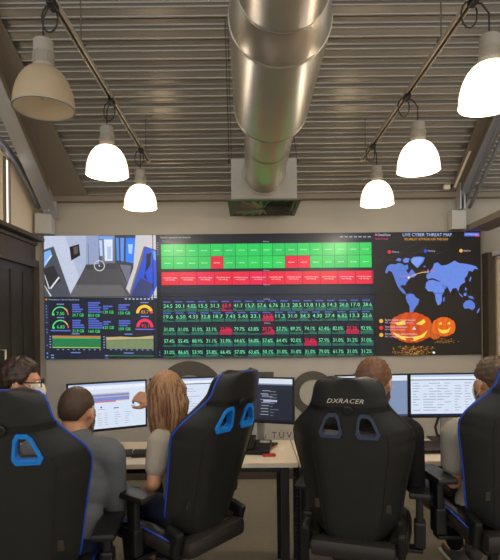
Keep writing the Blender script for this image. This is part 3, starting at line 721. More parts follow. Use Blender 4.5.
def lamp(x, y, ztop, lit, tx, label, grp=None):
    """root at the top of the cap; cap 0.115, dome 0.19, rim 0.28 across"""
    t = empty('pendant_lamp', (x, y, ztop), 0, label, 'lamp', grp)
    MB().lathe([(0.001, 0), (0.034, -0.001), (0.041, -0.006), (0.043, -0.014), (0.043, -0.128), (0.048, -0.13), (0.048, -0.138), (0.001, -0.138)], (0, 0, 0), 'z', 32).build('cap', M['cap_grey'], t, (0, 0, 0), 35)
    f = MB()
    for q in range(28):
        a = 2 * math.pi * q / 28; f.box((0.044 * math.cos(a), 0.044 * math.sin(a), -0.085), (0.005, 0.004, 0.05), Matrix.Rotation(a, 3, 'Z'))
    f.build('cooling_fins', M['cap_grey'], t)
    prof = []
    for q in range(15):
        s = q / 14; th = R(18 + 74 * s); prof.append((0.131 * math.sin(th) / math.sin(R(92)) , -0.128 - 0.178 * (1 - math.cos(R(90 * s)) ) ** 0.86))
    prof[0] = (0.046, -0.131)
    inner = [(max(r - 0.004, 0.01), h - 0.001) for r, h in prof[::-1]]
    MB().lathe(prof + inner, (0, 0, 0), 'z', 56).build('shade', shade_lit if lit else shade_off, t, (0, 0, 0), 60)
    zr = prof[-1][1]
    MB().lathe([(0.1305, zr + 0.004), (0.1335, zr + 0.003), (0.1335, zr - 0.004), (0.127, zr - 0.004), (0.127, zr + 0.002)], (0, 0, 0), 'z', 56).build('rim', shade_lit if lit else M['cap_grey'], t, (0, 0, 0), 60)
    bz = -0.225
    MB().lathe([(0.001, bz - 0.04), (0.014, bz - 0.036), (0.022, bz - 0.018), (0.022, bz), (0.014, bz + 0.03), (0.013, bz + 0.1)], (0, 0, 0), 'z', 20).build('bulb', bulb_on if lit else bulb_off, t, (0, 0, 0), 60)
    h = TZ - ztop; dx = tx - x
    MB().tube([(0, 0, -0.005), (0, 0, h * 0.55), (dx * 0.5, 0, h * 0.8), (dx, 0.0, h - 0.03)], 0.0042, 8).build('cord', M['cord'], t, (0, 0, 0), True)
    lp = [(dx, 0.0, h - 0.02)]
    for q in range(13):
        a = R(60 + 330 * q / 12); lp.append((dx - 0.018 + 0.036 * math.cos(a), 0.012, h - 0.075 + 0.06 * math.sin(a)))
    MB().tube(lp, 0.004, 6).build('cord_loop', M['cord'], t, (0, 0, 0), True)
    MB().rbox((dx, 0.0, h - 0.018), (0.034, 0.075, 0.032), 0.005).build('adapter', M['black_plastic'], t)
    if lit:
        ld = bpy.data.lights.new('lamp_bulb', 'POINT'); ld.energy = 9; ld.color = (1.0, 0.89, 0.74); ld.shadow_soft_size = 0.06
        lo_ = bpy.data.objects.new('bulb_light', ld); COL.objects.link(lo_); lo_.parent = t; lo_.location = (0, 0, -0.34)
    return t
ZT = 2.785
lamp(-0.895, 2.22, ZT, False, LTX, 'unlit grey pendant lamp with a clear bulb showing inside')
G = 'lit bell-shaped pendant lamps on the tracks'
lamp(-0.884, 3.18, ZT, True, LTX, 'glowing pendant lamp next to the unlit one on the same track', G)
lamp(-0.862, 4.06, ZT, True, LTX, 'glowing pendant lamp at the wall end of the track with the unlit lamp', G)
lamp(1.085, 2.22, ZT, True, RTX, 'glowing pendant lamp furthest from the screens on the fully lit track', G)
lamp(1.087, 3.16, ZT, True, RTX, 'glowing pendant lamp in the middle of the fully lit track', G)
lamp(1.048, 4.02, ZT, True, RTX, 'glowing pendant lamp at the wall end of the fully lit track', G)

for x_, tx_, t_ in ((-0.89, LTX, 'behind the unlit one on its track, over the left chair'), (1.085, RTX, 'over the aisle on the fully lit track, nearest its far end')):  # lamps added out of frame to brighten the chairs and people
    lamp(x_, 1.25, ZT, True, tx_, 'added out-of-view pendant lamp ' + t_, G)

# ------------------------------------------------------------------ desks
def desk(x0, x1, y0, y1, label):
    t = empty('desk', ((x0 + x1) / 2, (y0 + y1) / 2, 0), 0, label, 'desk', 'desks in a row below the screens'); o = t.location
    MB().rbox(((x0 + x1) / 2, (y0 + y1) / 2, 0.7375), (x1 - x0, y1 - y0, 0.028), 0.004).build('tabletop', M['desk'], t, o)
    for x in (x0 + 0.03, x1 - 0.07):
        for y in (y0 + 0.05, y1 - 0.05): MB().rbox((x, y, 0.362), (0.045, 0.045, 0.722), 0.004).build('leg', M['leg_black'], t, o)
        MB().rbox((x, (y0 + y1) / 2, 0.70), (0.044, y1 - y0 - 0.14, 0.04), 0.004).build('side_rail', M['leg_black'], t, o)
    MB().rbox(((x0 + x1) / 2, y1 - 0.06, 0.655), (x1 - x0 - 0.1, 0.03, 0.10), 0.004).build('back_rail', M['leg_black'], t, o)
    MB().rbox(((x0 + x1) / 2, y0 + 0.06, 0.705), (x1 - x0 - 0.1, 0.03, 0.035), 0.004).build('front_rail', M['leg_black'], t, o)
    return t
DF, DB = 2.75, 3.30
desk(-1.62, 0.268, DF, DB, 'pale wooden desk on black legs with three monitors and a telephone')
desk(0.275, 2.0, DF, DB, 'pale wooden desk on black legs beside the cable spine with two monitors')
DTOP = 0.7515
# cable spine
cs = empty('cable_spine', (0.292, 2.93, 0), 0, 'black jointed cable spine hanging from the desk to the floor', 'cable spine'); o = cs.location
link = MB(); link.rbox((0, 0, 0), (0.052, 0.03, 0.010), 0.003); link.box((0, 0, 0.011), (0.03, 0.014, 0.014))
lm = link.mesh('link')
for q in range(28):
    l = obj('link', lm, M['leg_black'], cs); l.location = (0.004 * math.sin(q * 0.4), 0, 0.03 + q * 0.0224)
MB().lathe([(0.001, 0.0), (0.06, 0.0), (0.06, 0.012), (0.02, 0.022), (0.001, 0.022)], (0, 0, 0.0), 'z', 20).build('foot', M['leg_black'], cs)

# ------------------------------------------------------------------ monitors
def mon_ui(kind, w, h):
    k = Ink(lambda x, y: ((x - 0.5) * w, (0.5 - y) * h), 0.0002)
    if kind == 'dark':
        k.rect(0, 0, 1, 1, (40, 44, 58)); k.rect(0, 0, 1, 0.13, (214, 224, 238)); k.rect(0, 0.12, 1, 0.15, (120, 130, 150)); k.rect(0.02, 0.02, 0.2, 0.06, (240, 244, 250))
        k.rect(0.55, 0.24, 1, 0.96, (34, 38, 50)); 
        for q in range(9):
            y = 0.28 + q * 0.07; k.rect(0.52 + random.uniform(0, 0.06), y, 0.62 + random.uniform(0, 0.1), y + 0.018, (150, 156, 176)); k.rect(0.68, y + 0.02, 0.68 + random.uniform(0.03, 0.12), y + 0.034, (120, 126, 146))
        k.rect(0.58, 0.5, 0.78, 0.55, (170, 178, 206)); k.rect(0.56, 0.36, 0.66, 0.44, (110, 116, 134)); k.rect(0, 0.96, 1, 1, (26, 28, 38))
    elif kind == 'blue':
        k.rect(0, 0, 1, 1, (128, 146, 178)); k.rect(0, 0, 1, 0.13, (214, 226, 242)); 
        for q in range(10): k.rect(0.05, 0.2 + q * 0.07, random.uniform(0.3, 0.9), 0.215 + q * 0.07, (150, 166, 196))
        k.rect(0, 0.95, 1, 1, (60, 70, 96))
    else:
        k.rect(0, 0, 1, 1, (214, 226, 244)); k.rect(0, 0, 1, 0.05, (176, 196, 232)); k.rect(0, 0.05, 1, 0.13, (232, 238, 248))
        if kind == 'chart':
            k.rect(0.0, 0.03, 1, 0.05, (190, 206, 236)); k.text('Exam', 0.02, 0.06, 0.03, (60, 60, 90), 0.05)
            k.rect(0.22, 0.22, 0.78, 0.40, (120, 140, 206)); k.rect(0.22, 0.22, 0.78, 0.245, (206, 190, 176)); k.rect(0.22, 0.29, 0.78, 0.315, (190, 176, 180)); k.rect(0.22, 0.40, 0.6, 0.425, (226, 110, 104)); k.rect(0.6, 0.39, 0.78, 0.41, (236, 190, 120))
            k.disc(0.41, 0.53, 0.012, 0.02, (60, 80, 190), 10); k.rect(0.37, 0.57, 0.46, 0.582, (150, 160, 190)); k.rect(0.57, 0.55, 0.64, 0.575, (120, 126, 150)); k.rect(0.80, 0.53, 0.86, 0.55, (140, 146, 170))
            for q in range(6):
                for x in (0.1, 0.36, 0.45, 0.58, 0.72): k.rect(x, 0.66 + q * 0.05, x + random.uniform(0.03, 0.09), 0.672 + q * 0.05, (168, 178, 204))
        elif kind == 'table':
            k.rect(0, 0.115, 1, 0.135, (70, 80, 110))
            for q in range(11):
                for x in (0.03, 0.17, 0.25, 0.36, 0.46, 0.6, 0.74): 
                    if random.random() < 0.85: k.rect(x, 0.2 + q * 0.066, x + random.uniform(0.04, 0.11), 0.216 + q * 0.066, (150, 160, 182))
            k.rect(0, 0.955, 1, 1, (26, 34, 70))
        else:
            k.rect(0, 0.12, 1, 0.14, (60, 70, 100))
            for q in range(10):
                k.rect(0.06, 0.24 + q * 0.06, 0.06 + random.uniform(0.06, 0.2), 0.255 + q * 0.06, (160, 172, 200)); k.rect(0.4, 0.24 + q * 0.06, 0.4 + random.uniform(0.1, 0.4), 0.255 + q * 0.06, (170, 180, 206))
    return k
def monitor(xa, ya, xb, yb, kind, label, ztop=1.190, stand_x=0.0):
    """from left end (xa, ya) to right end (xb, yb)"""
    cx, cy = (xa + xb) / 2, (ya + yb) / 2; ang = math.atan2(yb - ya, xb - xa); w = math.hypot(xb - xa, yb - ya); h = 0.283
    t = empty('monitor', (cx, cy, DTOP), ang, label, 'monitor', 'monitors on the desks')
    zc = ztop - h / 2 - DTOP
    MB().rbox((0, 0.015, zc), (w, 0.028, h), 0.004).build('housing', M['black_plastic'], t)
    mb = MB()
    for sx, sz, a, b in ((0, h / 2 - 0.004, w, 0.008), (0, -h / 2 + 0.007, w, 0.014), (-w / 2 + 0.004, 0, 0.008, h), (w / 2 - 0.004, 0, 0.008, h)): mb.box((sx, -0.001, zc + sz), (a, 0.006, b))
    mb.build('bezel', M['black_plastic'], t)
    mon_ui(kind, w - 0.016, h - 0.022).build('screen', M['desk_screen'], t, (0, -0.0005, zc + 0.003))
    MB().rbox((stand_x, 0.06, zc * 0.5 + 0.008), (0.05, 0.022, zc), 0.006).build('stand', M['steel_grey'], t)
    MB().rbox((stand_x, 0.04, zc * 0.85), (0.08, 0.04, 0.08), 0.006).build('hinge', M['black_plastic'], t)
    MB().rbox((stand_x, 0.045, 0.007), (0.19, 0.15, 0.012), 0.005).build('base', M['black_plastic'], t)
    return t
K = 0.905
monitor(-1.128 * K, 3.10 * K, -0.68 * K, 3.33 * K, 'chart', 'angled monitor with a blue chart that the woman points at', stand_x=-0.10)
monitor(-0.672 * K, 3.39 * K, -0.185 * K, 3.50 * K, 'plain', 'monitor with a plain white page behind the long-haired woman')
monitor(-0.178 * K, 3.50 * K, 0.302 * K, 3.34 * K, 'dark', 'angled monitor with a dark page beneath the letter T on the wall')
monitor(0.605 * K, 3.48 * K, 1.128 * K, 3.53 * K, 'blue', 'monitor with a blue-grey page beyond the man in the black jacket')
monitor(1.138 * K, 3.54 * K, 1.672 * K, 3.54 * K, 'table', 'monitor with a white table of figures and a round stand')
# black cable loop on the last monitor stand
pts = [(1.26, 3.235, 0.925), (1.225, 3.235, 0.90), (1.205, 3.235, 0.84), (1.215, 3.23, 0.79), (1.26, 3.22, 0.775), (1.30, 3.20, 0.768)]
tag(MB().tube(pts, 0.009, 8).build('cable', M['cord'], None, (0, 0, 0), True), 'black cable looping down beside the monitor with figures', 'cable')

def keyboard(x, y, rz, label, w=0.32):
    t = empty('keyboard', (x, y, DTOP), rz, label, 'keyboard', 'black keyboards on the desks')
    MB().rbox((0, 0, 0.010), (w, 0.13, 0.014), 0.004).build('body', M['black_plastic'], t)
    mb = MB(); n = int(w / 0.02)
    for r in range(5):
        for q in range(n): mb.box((-w / 2 + 0.016 + q * (w - 0.03) / (n - 1), -0.05 + r * 0.025, 0.0195), (0.015, 0.019, 0.005))
    tag(mb.build('keys', M['key'], t), kind='stuff')
p = at(149, 453, 2.92); keyboard(-0.53, 2.96, R(6), 'black keyboard on the desk before the long-haired woman')
keyboard(1.36, 2.95, R(-4), 'black keyboard below the monitor with figures', 0.34)
# dark notebook slab left of the woman's keyboard
t = empty('tablet', (-0.80, 2.97, DTOP), R(8), 'black tablet lying flat on the desk beside the keyboard', 'tablet')
MB().rbox((0, 0, 0.006), (0.2, 0.15, 0.010), 0.003).build('body', M['black_plastic'], t)
MB().box((0, 0, 0.0115), (0.185, 0.135, 0.001)).build('glass', M['leg_black'], t)
# telephone, papers, red pen
t = empty('telephone', (0.055, 3.0, DTOP + 0.006), R(-8), 'black desk telephone beside white papers behind the turned chair', 'telephone')
MB().rbox((0, 0, 0.022), (0.15, 0.17, 0.03), 0.008, Matrix.Rotation(R(10), 3, 'X')).build('body', M['black_plastic'], t)
MB().rbox((-0.045, 0, 0.052), (0.045, 0.18, 0.022), 0.009, Matrix.Rotation(R(10), 3, 'X')).build('handset', M['black_plastic'], t)
MB().box((0.035, 0.04, 0.046), (0.06, 0.035, 0.003), Matrix.Rotation(R(10), 3, 'X')).build('display', M['cap_grey'], t)
tag(MB().box((0.16, 3.06, DTOP + 0.001), (0.11, 0.15, 0.002), Matrix.Rotation(R(-14), 3, 'Z')).build('paper', M['paper']), 'white sheet of paper lying beside the telephone', 'paper')
tag(MB().tube([(0.13, 3.03, DTOP + 0.008), (0.17, 3.10, DTOP + 0.008)], 0.006, 8).build('pencil', mat('pencil', (196, 120, 70), 0.5)), 'brown pencil lying on the white paper', 'pencil')
mb = MB().rbox((0.115, 2.89, DTOP + 0.0075), (0.075, 0.022, 0.014), 0.004, Matrix.Rotation(R(5), 3, 'Z'))
tag(mb.build('marker', M['red']), 'short red marker lying on the desk before the telephone', 'marker')
# dark box and slab on the right desk under the blue monitor
t = empty('laptop', (1.03, 3.02, DTOP), R(3), 'closed black laptop on the desk beyond the man in black', 'laptop')
MB().rbox((0, 0, 0.008), (0.34, 0.24, 0.014), 0.004).build('base', M['black_plastic'], t); MB().rbox((0, 0, 0.019), (0.34, 0.24, 0.006), 0.002).build('lid', M['leg_black'], t)

# ------------------------------------------------------------------ gaming chairs
PROF = [(0, .185), (.03, .203), (.12, .220), (.3, .242), (.45, .264), (.55, .28), (.62, .282), (.68, .268), (.73, .238), (.78, .202), (.83, .175), (.88, .163), (.93, .155), (.96, .145), (.985, .123), (1.0, .085)]
def prof(v):
    for (a, wa), (b, wb) in zip(PROF, PROF[1:]):
        if a <= v <= b:
            t = (v - a) / (b - a); return wa + (wb - wa) * t
    return PROF[-1][1]
HB = 0.80
def back_y(x, v):
    w = prof(v); u = min(abs(x) / w, 1.0)
    bend = 0.115 if v < 0.6 else 0.115 - (0.075) * min((v - 0.6) / 0.25, 1)
    return bend * max(0, (u - 0.35) / 0.65) ** 2.0
def thick(v): return 0.085 if v < 0.9 else 0.085 * (1 - ((v - 0.9) / 0.1) ** 2 * 0.6)
def back_mesh():
    NV, NX = 60, 22
    vs = []; fs = []
    for i in range(NV + 1):
        v = i / NV; v = v if v < 0.9 else 0.9 + 0.1 * math.sin((v - 0.9) / 0.1 * math.pi / 2)
        w = prof(v); T = thick(v)
        loop = []
        for j in range(NX + 1):
            x = -w * math.cos(math.pi * j / NX); loop.append((x, back_y(x, v)))
        for j in range(NX - 1, 0, -1):
            x = -w * math.cos(math.pi * j / NX); u = abs(x) / w
            loop.append((x, back_y(x, v) + T * (1 - u ** 5) ** 0.5 * (1 - 0.25 * max(0, 1 - u * 1.6))))
        for x, y in loop: vs.append((x, y, v * HB))
    n = 2 * NX
    for i in range(NV):
        for j in range(n):
            a, b = i * n + j, i * n + (j + 1) % n; fs.append((a, b, b + n, a + n))
    fs.append(tuple(range(n))); fs.append(tuple(NV * n + j for j in range(n)))
    return MB().add(vs, fs).mesh('backrest')
SLIT = [(-.034, .545), (-.044, .615), (-.056, .635), (-.088, .632), (-.104, .615), (-.134, .545), (-.124, .525), (-.046, .525)]
def shrink(poly, k):
    cx = sum(p[0] for p in poly) / len(poly); cz = sum(p[1] for p in poly) / len(poly)
    return [(cx + (x - cx) * k, cz + (z - cz) * k) for x, z in poly]
def make_back():
    me = back_mesh()
    cut = MB()
    for s in (1, -1):
        cut.prism([(s * x, -0.1, z) for x, z in SLIT], (0, 0.5, 0))
    cm = cut.mesh('cut'); co = bpy.data.objects.new('cut', cm); COL.objects.link(co)
    out = evaluated(me, [('BOOLEAN', dict(operation='DIFFERENCE', object=co, solver='EXACT'))])
    bpy.data.objects.remove(co)
    out.name = 'backrest'; shade(out, 38)
    return out
BACK_MESH = make_back()
def make_chair(name, rootloc, rz, label, trim, pipe, lettering=False, tilt=12, zseat=0.50, pillow=False, arms=(0.305, 0.305), armz=0.205):
    t = empty(name, rootloc, rz, label, 'chair', 'high-backed black gaming chairs')
    HX = Matrix.Translation((0, -0.235, zseat)) @ Matrix.Rotation(R(tilt), 4, 'X')
    def back_part(nm, mb, m, parent=None, sm=False):
        o = mb.build(nm, m, parent or t, (0, 0, 0), sm)
        if parent is None: o.data.transform(HX)
        else: o.data.transform(HX)
        return o
    b = obj('backrest', BACK_MESH.copy(), M['leather'], t); b.data.transform(HX)
    # piping along the outline
    for s in (-1, 1):
        pts = []
        for i in range(4, 58):
            v = i / 60 * 1.03; v = min(v, 0.995); w = prof(v); pts.append((s * (w + 0.001), back_y(w, v) + 0.004, v * HB))
        pts.append((0.0, 0.006, HB + 0.002)) if s == 1 else pts.append((0.0, 0.006, HB + 0.002))
        back_part('piping', MB().tube(pts, 0.0048, 6), pipe, b, True)
    # slit frames
    for s in (-1, 1):
        outer, inner = shrink(SLIT, 1.10), shrink(SLIT, 0.80)
        vs = []; fs = []; k = len(SLIT)
        for q in range(k):
            for (x, z) in (outer[q], inner[q]):
                yr = back_y(x, z / HB)
                vs.append((s * x, yr - 0.008, z)); vs.append((s * x, yr + 0.025, z))
        for q in range(k):
            a, c = q * 4, ((q + 1) % k) * 4
            fs += [(a, c, c + 2, a + 2), (a + 2, c + 2, c + 3, a + 3), (a + 3, c + 3, c + 1, a + 1), (a + 1, c + 1, c, a)]
        back_part('slit_trim', MB().add(vs, fs), trim, b)
    # headrest strap and round emblem
    vz = 0.655
    for zz in (0,):
        v = vz / HB; w = prof(v); pts = []
        vs = []; fs = []
        for q in range(17):
            x = -w * 1.005 + 2.01 * w * q / 16; y = back_y(x, v) - 0.004
            vs += [(x, y, vz - 0.012), (x, y, vz + 0.012), (x, y + 0.004, vz + 0.012), (x, y + 0.004, vz - 0.012)]
        for q in range(16):
            a = q * 4
            for e in range(4): fs.append((a + e, a + (e + 1) % 4, a + 4 + (e + 1) % 4, a + 4 + e))
        st = back_part('headrest_strap', MB().add(vs, fs), M['leg_black'])
        em = MB().lathe([(0.001, -0.014), (0.018, -0.014), (0.023, -0.011), (0.023, 0.0)], (0, 0, vz), 'y', 20)
        for q in range(5):
            a = R(72 * q + 18); em.box((0.012 * math.cos(a), -0.015, vz + 0.012 * math.sin(a)), (0.006, 0.003, 0.006))
        back_part('emblem', em, M['black_plastic'], st)
    if pillow:
        back_part('neck_pillow', MB().rbox((0, 0.115, 0.752), (0.24, 0.06, 0.10), 0.03), M['leather'])
    # vertical seams between centre panel and bolsters
    for s in (-1, 1):
        pts = [(s * prof(i / 30) * 0.62, back_y(prof(i / 30) * 0.62, i / 30) - 0.0015, HB * i / 30) for i in range(1, 21)]
        back_part('seam', MB().tube(pts, 0.0022, 5), M['leather_lamplit'], b)
        back_part('strap_loop', MB().rbox((s * 0.165, back_y(0.165, 0.2) - 0.004, 0.16), (0.028, 0.006, 0.045), 0.002), M['galv_dark'], b)
    if lettering:
        vs, fs = glyphs('DXRACER', 0.35, 1.05); xa = min(v[0] for v in vs); xb = max(v[0] for v in vs); sc = 0.165 / (xb - xa)
        z0 = 0.69
        pts = []
        for v in vs:
            x = (v[0] - (xa + xb) / 2) * sc - 0.012; z = z0 + v[1] * sc * 0.85 - 0.05 * (x / 0.1) ** 2 * 0.06; pts.append((x, back_y(x, z / HB) - 0.003, z))
        back_part('lettering', MB().add(pts, fs), M['white_print'], b)
    # hinge covers and rear bar of the seat
    for s in (-1, 1):
        MB().rbox((s * 0.222, -0.20, zseat + 0.0), (0.04, 0.10, 0.13), 0.016, Matrix.Rotation(R(tilt), 3, 'X')).build('hinge_cover', M['black_plastic'], t)
    MB().rbox((0, -0.245, zseat - 0.035), (0.40, 0.09, 0.085), 0.03).build('rear_cushion', M['leather_lamplit'], t, (0, 0, 0), 50)
    # seat: pan plus two raised bolsters
    st = MB().rbox((0, 0.06, zseat - 0.06), (0.38, 0.56, 0.10), 0.04).build('seat', M['leather'], t, (0, 0, 0), 50)
    for s in (-1, 1):
        MB().tube([(s * 0.205, -0.2, zseat - 0.03), (s * 0.215, -0.05, zseat - 0.005), (s * 0.215, 0.15, zseat - 0.01), (s * 0.19, 0.33, zseat - 0.05)], [0.046, 0.052, 0.052, 0.042], 14).build('seat_bolster', M['leather_lamplit'], t, (0, 0, 0), 60)
        MB().tube([(s * 0.238, -0.2, zseat + 0.008), (s * 0.252, -0.05, zseat + 0.034), (s * 0.252, 0.15, zseat + 0.029), (s * 0.215, 0.36, zseat - 0.018)], 0.005, 6).build('seat_piping', pipe, t, (0, 0, 0), True)
        # armrest
        ax = arms[0] if s < 0 else arms[1]
        ar = MB().rbox((s * ax, -0.01, zseat + armz), (0.10, 0.27, 0.032), 0.014).build('armrest', M['black_plastic'], t, (0, 0, 0), 50)
        MB().rbox((s * ax, -0.03, zseat + armz - 0.125), (0.035, 0.06, 0.24), 0.01).build('post', M['black_plastic'], ar)
        MB().rbox((s * ax, -0.03, zseat - 0.01), (0.055, 0.08, 0.13), 0.012).build('sleeve', M['black_plastic'], ar)
        MB().rbox((s * (ax - 0.085), -0.03, zseat - 0.09), (0.2, 0.07, 0.018), 0.006).build('bracket', M['black_plastic'], ar)
    MB().rbox((0, 0.02, zseat - 0.135), (0.24, 0.28, 0.05), 0.01).build('mechanism', M['leg_black'], t)
    MB().tube([(0, 0.02, 0.10), (0, 0.02, 0.26), (0, 0.02, zseat - 0.12)], [0.03, 0.03, 0.022], 16).build('gas_lift', M['leg_black'], t, (0, 0, 0), 40)
    for q in range(5):
        a = R(72 * q + 54); d = Vector((math.cos(a), math.sin(a), 0)); c = Vector((0, 0.02, 0))
        leg = MB().tube([c + Vector((0, 0, 0.115)), c + d * 0.16 + Vector((0, 0, 0.105)), c + d * 0.31 + Vector((0, 0, 0.078))], [0.032, 0.026, 0.018], 10).build('base_leg', M['leg_black'], t, (0, 0, 0), 50)
        w = c + d * 0.31
        side = Vector((-d.y, d.x, 0))
        mb = MB()
        for s in (-1, 1): mb.tube([w + side * (0.008 * s) + Vector((0, 0, 0.03)), w + side * (0.026 * s) + Vector((0, 0, 0.03))], 0.03, 16)
        mb.build('caster', M['black_plastic'], leg, (0, 0, 0), 40)
    return t
ch_left = make_chair('gaming_chair', (-0.918, 2.15, 0), R(5), 'black gaming chair with blue slit frames that the slate-shirted man sits in', M['blue'], M['blue_pipe'], armz=0.145)
ch_mid = make_chair('gaming_chair', (-0.372, 2.56, 0), R(52), 'turned black gaming chair with blue slit frames that the woman sits in', M['blue'], M['blue_pipe'], tilt=17, zseat=0.53)
ch_dx = make_chair('gaming_chair', (0.560, 2.60, 0), R(-18), 'black gaming chair with white lettering and slate slit frames', M['slate'], M['leather_lamplit'], lettering=True, arms=(0.25, 0.305), zseat=0.48)
ch_right = make_chair('gaming_chair', (1.225, 2.50, 0), R(4), 'black gaming chair with blue slit frames holding the man in the grey polo', M['blue'], M['blue_pipe'], tilt=10, zseat=0.56)

# stool for the bespectacled man
t = empty('stool', (-1.33, 2.55, 0), 0, 'round black swivel stool under the bespectacled man', 'stool')
MB().lathe([(0.001, 0.45), (0.15, 0.45), (0.175, 0.43), (0.175, 0.40), (0.15, 0.385), (0.001, 0.385)], (0, 0, 0), 'z', 28).build('seat', M['leather'], t, (0, 0, 0), 40)
MB().tube([(0, 0, 0.06), (0, 0, 0.39)], 0.025, 14).build('post', M['leg_black'], t, (0, 0, 0), 40)
for q in range(5):
    a = R(72 * q); MB().tube([(0, 0, 0.07), (0.24 * math.cos(a), 0.24 * math.sin(a), 0.025)], [0.022, 0.014], 8).build('base_leg', M['leg_black'], t, (0, 0, 0), 50)

# ------------------------------------------------------------------ people
def hand(mb, wrist, fdir, palm_n, pose='relaxed', side=1, sc=1.0):
    """five fingers; fdir = direction of the fingers, palm_n = direction the palm faces, thumb on side*(f x n)"""
    f = Vector(fdir).normalized(); n = Vector(palm_n); n = (n - f * n.dot(f)).normalized(); w = f.cross(n) * side
    wrist = Vector(wrist); T = mb
    pc = wrist + f * 0.045 * sc
    for q in range(4):
        base = wrist + f * 0.085 * sc + w * (0.030 - 0.020 * q) * sc
        T.capsule(wrist + w * (0.014 - 0.009 * q) * sc, base, 0.015 * sc, 0.0115 * sc, 10)
        L = (0.040, 0.045, 0.042, 0.033)[q] * sc
        c1, c2 = {'relaxed': (25, 35), 'point': (12, 20), 'pinch': (30, 45), 'grip': (55, 70)}[pose]
        if pose == 'point' and q > 0: c1, c2 = 14 + 7 * q, 24 + 8 * q
        a1, a2, a3 = R(c1), R(c1 + c2), R(c1 + c2 * 1.7)
        p1 = base + (f * math.cos(a1) + n * math.sin(a1)) * L
        p2 = p1 + (f * math.cos(a2) + n * math.sin(a2)) * L * 0.7
        p3 = p2 + (f * math.cos(a3) + n * math.sin(a3)) * L * 0.5
        T.chain([base, p1, p2, p3], [0.0105 * sc, 0.0095 * sc, 0.0085 * sc, 0.0075 * sc], 10)
    tb = wrist + f * 0.03 * sc + w * 0.022 * sc
    t1 = tb + (f * 0.6 + w * 0.75 + n * 0.3).normalized() * 0.04 * sc
    t2 = t1 + (f * 0.85 + w * 0.35 + n * 0.35).normalized() * 0.032 * sc
    t3 = t2 + (f * 0.9 + w * 0.1 + n * 0.4).normalized() * 0.024 * sc
    T.chain([tb, t1, t2, t3], [0.015 * sc, 0.012 * sc, 0.0105 * sc, 0.009 * sc], 10)
def head_rot(yaw, pitch=0, roll=0):
    """yaw: 0 faces +Y (away from the camera), positive turns left; pitch positive looks down"""
    return (Matrix.Rotation(yaw, 3, 'Z') @ Matrix.Rotation(roll, 3, 'Y') @ Matrix.Rotation(-pitch, 3, 'X'))
def head_shape(mb, c, H, s=1.0):
    P = lambda x, y, z: c + H @ Vector((x, y, z)) * s
    E = lambda p, r: mb.ell(P(*p), [k * s for k in r], H)
    E((0, -0.012, 0.022), (0.077, 0.096, 0.094)); E((0, 0.030, -0.02), (0.064, 0.064, 0.085)); E((0, 0.045, -0.075), (0.046, 0.046, 0.036))
    E((0, 0.072, 0.028), (0.052, 0.020, 0.016)); E((0, 0.088, -0.093), (0.02, 0.014, 0.016))
    mb.capsule(P(0, 0.088, 0.012), P(0, 0.112, -0.024), 0.009 * s, 0.014 * s, 10); E((0.012, 0.098, -0.027), (0.009, 0.009, 0.008)); E((-0.012, 0.098, -0.027), (0.009, 0.009, 0.008))
    E((0, 0.090, -0.052), (0.024, 0.010, 0.006)); E((0, 0.089, -0.064), (0.021, 0.010, 0.007))
    for sx in (-1, 1):
        E((sx * 0.042, 0.06, -0.02), (0.026, 0.026, 0.024))
        mb.ell(P(sx * 0.080, -0.006, -0.005), (0.010 * s, 0.019 * s, 0.032 * s), H @ Matrix.Rotation(R(-14), 3, 'X') @ Matrix.Rotation(R(20 * sx), 3, 'Z'))
def hair_cap(c, H, s, hairline_front=0.05, nape=-0.075, side=-0.01, puff=1.0, rough=0.004, seed=1):
    """closed shell over the scalp; below the hairline it sinks inside the head"""
    rnd = random.Random(seed); n, m = 64, 40; vs = []; fs = []
    ph = [rnd.uniform(0, 6.28) for _ in range(6)]
    for i in range(m + 1):
        th = math.pi * i / m
        for j in range(n):
            a = 2 * math.pi * j / n
            d = Vector((max(math.sin(th), 1e-3) * math.cos(a), max(math.sin(th), 1e-3) * math.sin(a), math.cos(th)))
            z = d.z * 0.108
            fy = d.y / max(math.hypot(d.x, d.y), 1e-6)          # 1 front, -1 back
            if fy > 0.25: lim = side + (hairline_front - side) * min((fy - 0.25) / 0.45, 1)
            elif fy > -0.25: lim = side - 0.0
            else: lim = side + (nape - side) * min((-fy - 0.25) / 0.5, 1)
            k = max(0.0, min(1.0, (z - lim) / 0.022 + 0.5))
            nz = rough * (math.sin(9 * a + ph[0] + 5 * th) * 0.5 + math.sin(17 * a + ph[1] - 8 * th) * 0.35 + math.sin(23 * th + ph[2] + 3 * a) * 0.4)
            r = (0.80 + 0.20 * k)
            p = Vector((d.x * (0.077 + 0.010 * puff) * r, -0.010 + d.y * (0.096 + 0.011 * puff) * r, 0.020 + d.z * (0.094 + 0.014 * puff) * r)) + d * nz * k
            vs.append(c + H @ p * s)
    for i in range(m):
        for j in range(n):
            a, b = i * n + j, i * n + (j + 1) % n; fs.append((a, a + n, b + n, b))
    fs.append(tuple(range(n))); fs.append(tuple(m * n + j for j in range(n)))
    return MB().add(vs, fs)
